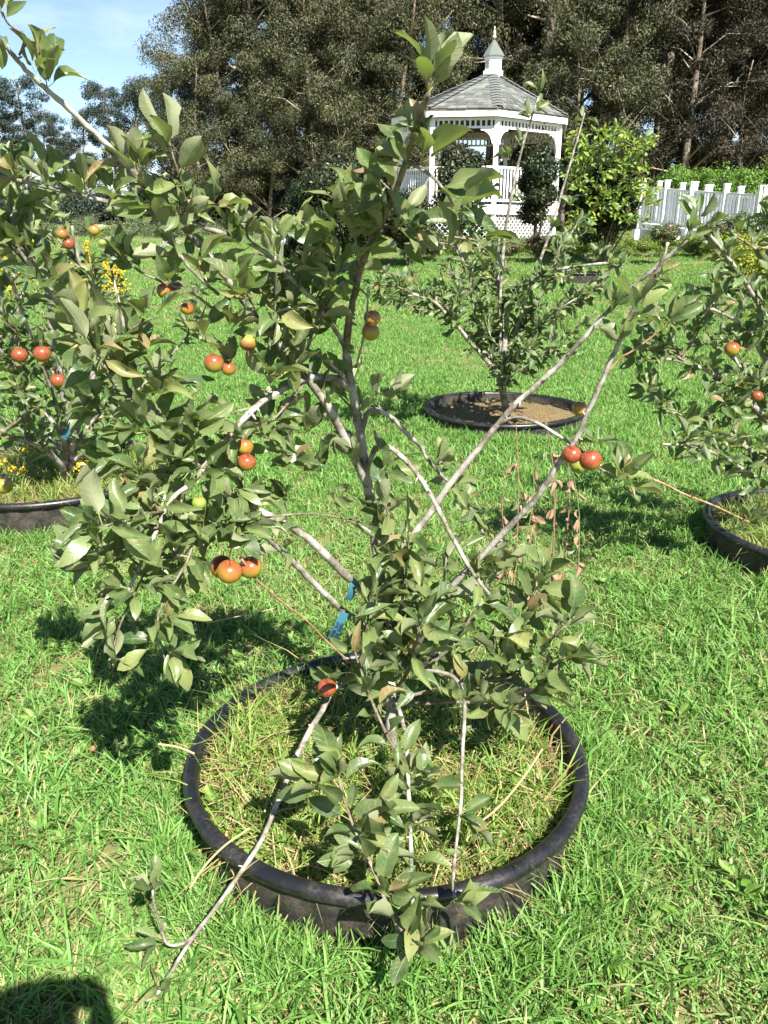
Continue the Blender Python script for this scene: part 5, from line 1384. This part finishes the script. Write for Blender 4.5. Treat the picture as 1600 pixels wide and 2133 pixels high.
for i, px in enumerate(range(585, 1760, 120)):
    Y = 42 + rr.uniform(-1, 1)
    gum(rr.choice(['tall', 'tall2']), wx(px, Y), Y, rr.uniform(1.0, 1.2), rr.uniform(0, 6.28), 'tall gum tree standing deep in the second rank of the wood', W, FOL_EUC_SHADE if i % 2 else FOL_EUC)
for i, px in enumerate(range(640, 1800, 150)):
    Y = 49 + rr.uniform(-1, 1)
    gum(rr.choice(['tall', 'tall2']), wx(px, Y), Y, rr.uniform(1.15, 1.3), rr.uniform(0, 6.28), 'tall gum tree standing deep in the second rank of the wood', W, FOL_EUC_SHADE)
for i, px in enumerate((425, 490, 565, 640, 720, 820, 1180, 1260, 1350, 1440, 1530, 1620)):
    Y = 31.5 + rr.uniform(-1, 1.5)
    brown = px > 1330  # right-hand trees take the foliage with shade painted into its colour
    gum('mid' if i % 2 else 'bushy', wx(px, Y), Y, rr.uniform(0.85, 1.15), rr.uniform(0, 6.28), ['bushy tree at the open sky corner of the wood', 'bushy tree one in from the open sky corner of the wood', 'bushy grey green tree behind the sage bank', 'bushy tree showing beside the rounded dark shrub', 'bushy tree directly behind the rounded dark shrub', 'bushy tree between rounded dark shrub and gazebo', 'bushy tree behind the gazebo beside the vine', 'bushy tree directly behind the yellow green vine', 'bushy tree painted shade brown behind the start of the bright hedge', 'bushy tree painted shade brown behind the second bright hedge bush', 'bushy tree painted shade brown behind the third bright hedge bush', 'bushy tree painted shade brown behind the tallest bright hedge bush'][i], 'bushy trees along the wood edge', FOL_EUC_SHADE if brown else FOL_EUC, name='bushy_tree')
far = [(405, 46, 'mid', 0.95), (370, 40, 'bushy', 1.0), (290, 60, 'far', 0.85), (245, 62, 'far', 0.85), (180, 64, 'far', 0.72), (145, 66, 'mid', 0.7), (65, 66, 'far', 0.92), (15, 64, 'far', 0.88), (100, 70, 'far', 0.75), (-40, 66, 'far', 0.9)]
for i, (px, Y, k, s) in enumerate(far):
    gum(k, wx(px, Y), Y, s, rr.uniform(0, 6.28), ['dark distant tree touching the sky end of the wood', 'short dark tree tucked under the sky end of the wood', 'broad dark distant tree standing alone against the sky beside the wood', 'dark distant tree overlapping the broad one against the sky', 'small thin distant tree against the sky', 'smallest distant tree low against the sky', 'tall distant tree above the leafy left apple tree', 'distant tree beside the tall one above the leafy left apple tree', 'faint farthest distant tree against the sky', 'distant tree at the far end of the distant row'][i], 'distant trees against the sky', FOL_FAR, name='distant_tree')
for i, px in enumerate(range(-60, 620, 75)):
    Y = 38 + rr.uniform(-2, 2) + (8 if px < 300 else 0)
    c, r_ = span(px, px + 110, 385 + rr.uniform(-12, 15), 485, Y, 1.6)
    shrub('wood_edge_bush', 'dark bush at the far side of the lawn under the distant trees' if px < 300 else 'dark bush under the trunks at the sky end of the wood', 'shrub', c, r_, 6000, 0.14, FOL_FAR if px < 300 else FOL_EUC, 300 + i, 16, 'dark bushes under the trees', shoots_=10)
for i, px in enumerate(range(330, 1700, 130)):
    Y = 46 + rr.uniform(-1, 1)
    c, r_ = span(px, px + 190, 290 + rr.uniform(-20, 20), 490, Y, 1.6)
    shrub('understory_bush', 'dark understory bush deep between the trunks of the wood', 'shrub', c, r_, 7000, 0.20, FOL_EUC_SHADE, 340 + i, 16, 'understory of the wood', shoots_=10)

# ------------------------------------------------------------------ grass, weeds and litter
def clump(seed, nb, radius, h, w, lean, dead_p):
    r = np.random.default_rng(seed)
    V = []; F = []; A = []; T = []; D = []
    for b in range(nb):
        a = r.uniform(0, 6.283); q = radius * math.sqrt(r.random())
        x, y = q * math.cos(a), q * math.sin(a)
        hh = h * r.uniform(0.5, 1.25); ww = w * r.uniform(0.6, 1.3)
        da = r.uniform(0, 6.283); ln = lean * r.uniform(0.2, 1.5)
        dx, dy = math.cos(da), math.sin(da)
        dd = 1.0 if r.random() < dead_p else r.uniform(0, 0.25)
        if dd == 1.0: ln *= 2.2; hh *= 0.7
        fa = da + r.uniform(-1.2, 1.2); sx, sy = -math.sin(fa), math.cos(fa)
        n = len(V); rv = r.random()
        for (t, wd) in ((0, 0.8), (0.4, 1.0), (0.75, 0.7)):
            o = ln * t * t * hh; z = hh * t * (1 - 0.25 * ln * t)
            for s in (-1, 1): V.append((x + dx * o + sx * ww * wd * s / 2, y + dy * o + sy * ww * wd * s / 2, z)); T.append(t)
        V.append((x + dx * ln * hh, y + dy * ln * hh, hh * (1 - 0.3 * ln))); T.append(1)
        F += [(n, n + 1, n + 3), (n, n + 3, n + 2), (n + 2, n + 3, n + 5), (n + 2, n + 5, n + 4), (n + 4, n + 5, n + 6)]
        A += [rv] * 7; D += [dd] * 7
    return np.array(V), np.array(F), {'rnd': A, 'tip': T, 'dead': D}

def scatter(name, pts, yaw, scale, idx, variants, tilt=None, **kw):
    """one object whose geometry nodes put a variant mesh on every vertex"""
    n = len(pts)
    me = bpy.data.meshes.new(name)
    me.vertices.add(n); me.vertices.foreach_set('co', np.asarray(pts, np.float32).ravel())
    rot = np.zeros((n, 3), np.float32); rot[:, 2] = yaw
    if tilt is not None: rot[:, :2] = tilt
    a = me.attributes.new('rot', 'FLOAT_VECTOR', 'POINT'); a.data.foreach_set('vector', rot.ravel())
    a = me.attributes.new('scl', 'FLOAT', 'POINT'); a.data.foreach_set('value', np.asarray(scale, np.float32))
    a = me.attributes.new('idx', 'INT', 'POINT'); a.data.foreach_set('value', np.asarray(idx, np.int32))
    o = obj(name, me, None, kind='stuff', **kw)
    ng = bpy.data.node_groups.new(name, 'GeometryNodeTree')
    ng.interface.new_socket('Geometry', in_out='INPUT', socket_type='NodeSocketGeometry')
    ng.interface.new_socket('Geometry', in_out='OUTPUT', socket_type='NodeSocketGeometry')
    gi = ng.nodes.new('NodeGroupInput'); go = ng.nodes.new('NodeGroupOutput')
    iop = ng.nodes.new('GeometryNodeInstanceOnPoints')
    g2i = ng.nodes.new('GeometryNodeGeometryToInstance')
    for v in reversed(variants):
        oi = ng.nodes.new('GeometryNodeObjectInfo'); oi.inputs['Object'].default_value = v
        ng.links.new(oi.outputs['Geometry'], g2i.inputs[0])
    def at_(nm, tp):
        nd = ng.nodes.new('GeometryNodeInputNamedAttribute'); nd.data_type = tp; nd.inputs['Name'].default_value = nm
        return nd.outputs['Attribute']
    ng.links.new(gi.outputs[0], iop.inputs['Points'])
    ng.links.new(g2i.outputs[0], iop.inputs['Instance'])
    iop.inputs['Pick Instance'].default_value = True
    ng.links.new(at_('idx', 'INT'), iop.inputs['Instance Index'])
    ng.links.new(at_('rot', 'FLOAT_VECTOR'), iop.inputs['Rotation'])
    ng.links.new(at_('scl', 'FLOAT'), iop.inputs['Scale'])
    ng.links.new(iop.outputs[0], go.inputs[0])
    md = o.modifiers.new('scatter', 'NODES'); md.node_group = ng
    return o

def variants(prefix, mat, n, *a):
    out_ = []
    for i in range(n):
        V, F, at_ = clump(i * 13 + len(prefix), *a)
        out_.append(bpy.data.objects.new(prefix, np_mesh(prefix, V, F, mat, False, at_)))
    return out_

def in_tub(x, y, grow=0.0):
    m_ = np.zeros(len(x), bool)
    for (cx, cy, rr_, z, b) in TUBS.values(): m_ |= (x - cx) ** 2 + (y - cy) ** 2 < (rr_ + grow) ** 2
    return m_
def field(y0, y1, dens, margin):
    k = 0.52; xm = y1 * k + margin
    n = int(dens * (y1 - y0) * 2 * xm)
    x = rng.uniform(-xm, xm, n); y = rng.uniform(y0, y1, n)
    keep = np.abs(x) < y * k + margin
    return x[keep], y[keep]
near_v = variants('near_tuft', GRASS, 8, 46, 0.07, 0.044, 0.0050, 0.95, 0.30)
long_v = variants('long_tuft', GRASS, 6, 9, 0.04, 0.088, 0.0058, 1.0, 0.12)
mid_v = variants('mid_tuft', GRASS, 6, 60, 0.11, 0.055, 0.006, 0.75, 0.08)
far_v = variants('far_tuft', GRASS, 5, 60, 0.20, 0.06, 0.010, 0.65, 0.05)
def lay(name, zones, vs, smin, smax, label):
    X = []; Y = []
    for (y0, y1, dens, mg) in zones:
        x, y = field(y0, y1, dens, mg); X.append(x); Y.append(y)
    X = np.concatenate(X); Y = np.concatenate(Y)
    k = ~in_tub(X, Y, 0.03); X, Y = X[k], Y[k]
    Z = gz(X, Y) - 0.012
    n = len(X)
    # longer and shorter patches
    pt = 0.5 + 0.5 * np.sin(X * 2.3 + 1.3 * np.sin(Y * 1.9)) * np.sin(Y * 2.7 + np.sin(X * 1.7))
    sc = (smin + (smax - smin) * (0.55 * pt + 0.45 * rng.random(n)))
    return scatter(name, np.stack([X, Y, Z], -1), rng.uniform(0, 6.28, n), sc, rng.integers(0, len(vs), n), vs, rng.normal(0, 0.12, (n, 2)), label=label, cat='grass')
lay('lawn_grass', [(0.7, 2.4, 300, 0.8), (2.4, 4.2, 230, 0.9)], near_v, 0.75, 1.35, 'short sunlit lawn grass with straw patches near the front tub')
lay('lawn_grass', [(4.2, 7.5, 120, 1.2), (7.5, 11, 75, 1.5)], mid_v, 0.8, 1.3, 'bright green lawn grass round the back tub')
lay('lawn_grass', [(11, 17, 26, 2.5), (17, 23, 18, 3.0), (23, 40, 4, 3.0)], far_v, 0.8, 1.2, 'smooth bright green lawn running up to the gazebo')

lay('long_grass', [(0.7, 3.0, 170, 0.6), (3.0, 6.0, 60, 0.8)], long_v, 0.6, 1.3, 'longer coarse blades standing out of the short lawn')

# grass round the foot of each tub, left longer by the mower
ring_v = variants('ring_tuft', GRASS, 6, 34, 0.05, 0.085, 0.0045, 0.8, 0.14)
X = []; Y = []
for key, dens in (('front', 330), ('left', 130), ('right', 150), ('back', 260)):
    cx, cy, rr_, z, b = TUBS[key]
    a = rng.uniform(0, 6.28, dens); q = rr_ + 0.035 + np.abs(rng.normal(0, 0.06, dens))
    X.append(cx + q * np.cos(a)); Y.append(cy + q * np.sin(a))
X = np.concatenate(X); Y = np.concatenate(Y); n = len(X)
scatter('edge_grass', np.stack([X, Y, gz(X, Y) - 0.01], -1), rng.uniform(0, 6.28, n), rng.uniform(0.6, 1.2, n), rng.integers(0, 6, n), ring_v, rng.normal(0, 0.15, (n, 2)), label='longer unmown grass growing against the tub walls', cat='grass')

tub_v = variants('tub_tuft', TUBGRASS, 8, 26, 0.05, 0.10, 0.0042, 0.95, 0.32)
X = []; Y = []; Z = []; SC = []
for key, dens, s in (('front', 330, 1.0), ('left', 240, 1.1), ('right', 200, 1.0), ('back', 26, 0.5)):
    cx, cy, rr_, z, b = TUBS[key]
    a = rng.uniform(0, 6.28, dens); q = (rr_ - 0.05) * np.sqrt(rng.random(dens))
    X.append(cx + q * np.cos(a)); Y.append(cy + q * np.sin(a)); Z.append(np.full(dens, z)); SC.append(rng.uniform(0.5, 1.25, dens) * s)
X = np.concatenate(X); Y = np.concatenate(Y); Z = np.concatenate(Z); SC = np.concatenate(SC); n = len(X)
scatter('tub_grass', np.stack([X, Y, Z], -1), rng.uniform(0, 6.28, n), SC, rng.integers(0, 8, n), tub_v, rng.normal(0, 0.2, (n, 2)), label='yellowish weedy grass and straw growing inside the tubs', cat='grass')

# taller straw at the far left of the front tub, leaning over its rim
straw_v = variants('straw_tuft', TUBGRASS, 5, 16, 0.035, 0.17, 0.0042, 0.8, 0.6)
cx, cy, rr_, z, b = TUBS['front']
a = R(152) + rng.normal(0, 0.36, 46); q = rr_ + rng.normal(-0.04, 0.05, 46)
zz_ = np.where(q > rr_ - 0.02, gz(0, cy), z)
scatter('straw_grass', np.stack([cx + q * np.cos(a), cy + q * np.sin(a), zz_], -1), rng.uniform(0, 6.28, 46), rng.uniform(0.5, 1.1, 46), rng.integers(0, 5, 46), straw_v, rng.normal(0, 0.2, (46, 2)), label='tall straw coloured grass leaning over the shaded edge of the front tub', cat='grass')

# broad leaved weeds: rosettes of small oval leaves
def weed_variant(seed, n=7, s=0.03):
    V = []; F = []; U = []; off = 0; r = random.Random(seed)
    for k in range(n):
        lv, lf, lu = LSH[r.randrange(len(LSH))]
        a = r.uniform(0, 6.28); e = r.uniform(0.3, 0.9)
        d = Vector((math.cos(a) * math.cos(e), math.sin(a) * math.cos(e), math.sin(e))); nrm = (Vector((0, 0, 1)) - d * d.z).normalized(); x = d.cross(nrm)
        M = np.array([x, d, nrm]) * s * r.uniform(0.6, 1.3)
        V.append(lv @ M); F.append(lf + off); U.append(lu); off += len(lv)
    V = np.concatenate(V)
    return bpy.data.objects.new('weed', np_mesh('weed', V, np.concatenate(F), WEEDLEAF, True, {'rnd': np.repeat(np.random.default_rng(seed).random(n), len(V) // n)}, np.concatenate(U)))
WEEDLEAF = leaf_material('weed_leaf', [(0, (0.07, 0.17, 0.02)), (0.6, (0.12, 0.25, 0.03)), (1, (0.20, 0.33, 0.05))], (0.16, 0.26, 0.06), dead=False, vein=0.15)
weed_v = [weed_variant(i) for i in range(5)]
cx, cy, rr_, z, b = TUBS['front']
n1, n2 = 170, 260
a = rng.uniform(0, 6.28, n1); q = (rr_ - 0.04) * np.sqrt(rng.random(n1))
X1 = cx + q * np.cos(a); Y1 = cy + q * np.sin(a)
X2 = rng.uniform(-1.3, 1.4, n2); Y2 = rng.uniform(0.9, 3.6, n2); k = ~in_tub(X2, Y2, 0.03); X2, Y2 = X2[k], Y2[k]
X = np.concatenate([X1, X2]); Y = np.concatenate([Y1, Y2]); Z = np.concatenate([np.full(n1, z + 0.01), gz(X2, Y2) + 0.005]); n = len(X)
scatter('broadleaf_weeds', np.stack([X, Y, Z], -1), rng.uniform(0, 6.28, n), rng.uniform(0.6, 1.5, n), rng.integers(0, 5, n), weed_v, None, label='small broad leaved weeds among the grass in and round the front tub', cat='weeds')

# straw litter in the front tub
V = []; F = []
for i in range(340):
    a = rng.uniform(0, 6.28); q = (rr_ - 0.05) * math.sqrt(rng.random()); p = np.array([cx + q * math.cos(a), cy + q * math.sin(a), z + 0.022 + rng.uniform(0, 0.03)])
    d = rng.normal(0, 1, 3); d[2] *= 0.25; d /= np.linalg.norm(d); s = np.cross(d, [0, 0, 1]); s /= np.linalg.norm(s)
    l = rng.uniform(0.04, 0.14); w = rng.uniform(0.0007, 0.0018); n0 = len(V)
    mid_ = p + np.array([0, 0, 0.006])
    V += [p - d * l / 2 - s * w, p - d * l / 2 + s * w, mid_ + s * w, mid_ - s * w, p + d * l / 2 + s * w * .4, p + d * l / 2 - s * w * .4]
    F += [(n0, n0 + 1, n0 + 2, n0 + 3), (n0 + 3, n0 + 2, n0 + 4, n0 + 5)]
obj('straw_litter', np_mesh('straw_litter', np.array(V), np.array(F), STRAWM), None, label='loose dry straw lying on the soil of the front tub', cat='straw', kind='stuff')

# dry stems over the rim
for i, (pts, rad, lab) in enumerate((([(520, 1725, 1.36), (470, 1760, 1.33), (430, 1800, 1.30), (395, 1850, 1.27)], 0.0022, 'pale dry straw stalk hanging over the tub rim beside the long grey branch'),
                                     ([(405, 1570, 1.52), (370, 1556, 1.52), (330, 1550, 1.52)], 0.0025, 'frayed pale straw end poking out over the left of the rim'),
                                     ([(1130, 1560, 1.6), (1090, 1620, 1.53), (1040, 1680, 1.48), (990, 1720, 1.45)], 0.0024, 'straight pale straw stalk leaning inside the front tub'),
                                     ([(430, 1298, 1.95), (500, 1283, 1.97), (570, 1268, 1.99)], 0.0016, 'thin tan straw stalk lying on the shaded grass'))):
    W_ = [P(*p) for p in pts]
    MB().tube([Vector(q) for q in smooth_line([tuple(w) for w in W_], 4)], rad, 5).build('straw_stalk', STRAWM, None, label=lab, cat='straw')

# tall dry weeds right of the front tub
for i, (px, topy, boty, Y) in enumerate(((1075, 880, 1330, 1.98), (1100, 900, 1320, 2.0), (1135, 860, 1310, 2.02), (1160, 940, 1300, 2.04), (1060, 950, 1340, 1.96), (1195, 990, 1290, 2.06), (1180, 930, 1290, 2.1), (1120, 960, 1300, 2.08))):
    g = G(px + (i % 3 - 1) * 12, 1300 - i * 9); base = Vector((g.x, g.y, g.z - 0.01))
    root = empty('dry_weed', base, 'thin tall dry weed stalk with withered leaves beside the front tub', 'weed', 'dry weed stalks beside the front tub')
    top = P(px, topy, g.y) - base; r2 = random.Random(i)
    line = smooth_line([(0, 0, 0), tuple(top * 0.35 + Vector((r2.uniform(-.02, .02), 0, 0))), tuple(top * 0.7 + Vector((r2.uniform(-.03, .03), 0, 0))), tuple(top)], 5)
    MB().tube([Vector(q) for q in line], list(np.linspace(0.0030, 0.0014, len(line))), 5).build('stem', WEEDM if i % 2 else DRYM, root)
    for k in range(12):
        t = r2.uniform(0.1, 0.9); p = Vector(line[int(t * (len(line) - 1))])
        V, F, U = LSH[r2.randrange(len(LSH))]
        o = bpy.data.objects.new('leaf', leaf_mesh(r2.randrange(len(LSH)), DRYM if r2.random() < 0.75 else LEAF))
        s = r2.uniform(0.028, 0.055)
        o.location = p; o.rotation_euler = (r2.uniform(-2.6, -0.8), r2.uniform(-1, 1), r2.uniform(0, 6.28)); o.scale = (s, s, s)
        put(o, root)

# small stone on the lawn
g = G(195, 1577)
st = MB().lathe([(0.001, -0.008), (0.008, -0.006), (0.011, 0.0), (0.008, 0.007), (0.001, 0.009)], 10)
st.v = [(x * (1 + 0.15 * math.sin(7 * y * 100)), y * 0.8, zz) for x, y, zz in st.v]
so = st.build('pebble', STONE, None, True, label='small brown pebble lying in the short grass', cat='stone'); so.location = g + Vector((0, 0, 0.028))

# yellow flowers in the left tub
cxl, cyl, rl, zl, bl = TUBS['left']
for i in range(9):
    a = random.uniform(0, 6.28); q = random.uniform(0.1, 0.36)
    base = Vector((cxl + q * math.cos(a), cyl - 0.1 + q * 0.6 * math.sin(a), zl))
    root = empty('yellow_flower', base, 'small yellow flower growing in the ribbed tub', 'flower', 'yellow flowers in the ribbed tub')
    h = random.uniform(0.1, 0.2)
    MB().tube([Vector((0, 0, 0)), Vector((0.01, 0, h * .5)), Vector((0.0, -0.01, h))], 0.0018, 5).build('stem', WEEDM, root)
    rr2 = np.random.default_rng(i); pts = np.array([0, -0.01, h]) + rr2.normal(0, 0.014, (26, 3))
    V, F, rv = quads(pts, np.tile([0, -0.3, 1.0], (26, 1)), 0.014, i, 0, 0.9)
    obj('petals', np_mesh('petals', V, F, YELLOW, False, {'rnd': rv}), root)

# ------------------------------------------------------------------ the photographer, whose head throws the shadow at the foot of the picture
def photographer(x, y):
    root = empty('person', (x, y, 0.0), 'person in a blue shirt and dark trousers holding up a small camera', 'person')
    J = {}; E = []; Rr = []
    names = []
    def add(n, co, r, par=None):
        J[n] = len(names); names.append((co, r))
        if par: E.append((J[par], J[n]))
    add('pelvis', (0, 0, 0.86), 0.125); add('waist', (0, 0.0, 1.00), 0.115, 'pelvis'); add('chest', (0, 0.0, 1.18), 0.13, 'waist'); add('neckbase', (0, 0.0, 1.33), 0.07, 'chest')
    add('neck', (0, 0.015, 1.38), 0.052, 'neckbase'); add('jaw', (0, 0.03, 1.44), 0.068, 'neck'); add('skull', (0, 0.02, 1.53), 0.088, 'jaw'); add('crown', (0, 0.01, 1.585), 0.06, 'skull')
    add('nose', (0, 0.115, 1.495), 0.012, 'skull')
    for s_, t in ((-1, 'l'), (1, 'r')):
        add('ear' + t, (s_ * 0.092, 0.015, 1.50), 0.016, 'skull')
        add('sh' + t, (s_ * 0.165, 0.0, 1.29), 0.058, 'chest'); add('el' + t, (s_ * 0.20, 0.06, 1.07), 0.042, 'sh' + t); add('fo' + t, (s_ * 0.14, 0.12, 1.20), 0.036, 'el' + t)
        add('wr' + t, (s_ * 0.085, 0.17, 1.315), 0.026, 'fo' + t); add('pa' + t, (s_ * 0.070, 0.195, 1.365), 0.028, 'wr' + t)
        for k in range(4):
            add('f%d%s' % (k, t), (s_ * 0.066, 0.205 + 0.012 * (k - 1.5), 1.400), 0.0085, 'pa' + t)
            add('g%d%s' % (k, t), (s_ * (0.040 - 0.003 * k), 0.210 + 0.012 * (k - 1.5), 1.432), 0.008, 'f%d%s' % (k, t))
        add('th' + t, (s_ * 0.045, 0.180, 1.355), 0.010, 'pa' + t)
        add('hp' + t, (s_ * 0.09, 0.0, 0.80), 0.092, 'pelvis'); add('kn' + t, (s_ * 0.10, 0.015, 0.45), 0.06, 'hp' + t); add('ca' + t, (s_ * 0.10, -0.01, 0.30), 0.055, 'kn' + t)
        add('an' + t, (s_ * 0.10, -0.015, 0.09), 0.04, 'ca' + t); add('to' + t, (s_ * 0.115, 0.13, 0.045), 0.036, 'an' + t)
    me = bpy.data.meshes.new('body'); me.from_pydata([n[0] for n in names], E, [])
    m = NT('clothed_body')
    sp_ = m.n('ShaderNodeSeparateXYZ'); m.l(m.tex('Object'), sp_.inputs[0]); zz = sp_.outputs[2]
    nz = m.noise(40, 3, 0.6, m.tex('Object'))
    skin = m.mix(nz, (0.42, 0.26, 0.18), (0.48, 0.31, 0.22))
    arm = m.math('GREATER_THAN', sp_.outputs[1], 0.13)
    up_ = m.math('MAXIMUM', m.math('GREATER_THAN', zz, 1.355), arm)
    c = m.mix(m.math('GREATER_THAN', zz, 0.90), (0.03, 0.035, 0.06), (0.10, 0.18, 0.32))
    c = m.mix(up_, c, skin); c = m.mix(m.math('LESS_THAN', zz, 0.085), c, (0.06, 0.045, 0.035))
    me.materials.append(m.bsdf(c, 0.7, 0.3, m.bump(nz, 0.1, 0.004)))
    body = obj('body', me, root)
    md = body.modifiers.new('skin', 'SKIN'); md.use_smooth_shade = True
    for i, n in enumerate(names):
        v = me.skin_vertices[0].data[i] if len(me.skin_vertices) else None
        if v: v.radius = (n[1], n[1]); v.use_root = (i == 0)
    body.modifiers.new('sub', 'SUBSURF').levels = 1
    body.modifiers['sub'].render_levels = 2
    hv = MB().lathe([(0.001, 0.115), (0.05, 0.108), (0.085, 0.075), (0.104, 0.02), (0.106, -0.03), (0.098, -0.07)], 18, (0, -0.008, 1.525))
    hv.build('hair', plain('dark_hair', (0.035, 0.022, 0.015), 0.6), root, True)
    for s_ in (-1, 1):
        MB().lathe([(0.001, -0.011), (0.008, -0.008), (0.011, 0), (0.008, 0.008), (0.001, 0.011)], 10, (s_ * 0.033, 0.098, 1.515)).build('eye', plain('eye_white%d' % s_, (0.6, 0.6, 0.58), 0.3), root, True)
    MB().bar((-0.022, 0.098, 1.455), (0.022, 0.098, 1.455), 0.012, 0.010).build('mouth', plain('lips', (0.40, 0.14, 0.12), 0.5), root)
    cm = MB().box((0, 0.215, 1.40), (0.095, 0.024, 0.056)).build('compact_camera', plain('camera_shell', (0.03, 0.03, 0.032), 0.4), None, label='small black compact camera held up by the person in the blue shirt', cat='camera')
    cm.location = (x, y, 0)
    MB().lathe([(0.001, 0.0), (0.012, 0.0), (0.012, -0.012), (0.016, -0.012), (0.016, 0.0)], 14).build('lens_ring', plain('lens_metal', (0.25, 0.25, 0.26), 0.3), cm).matrix_basis = Matrix.Translation((0, 0.229, 1.40)) @ Matrix.Rotation(math.pi / 2, 4, 'X')
photographer(-0.09, -0.255)
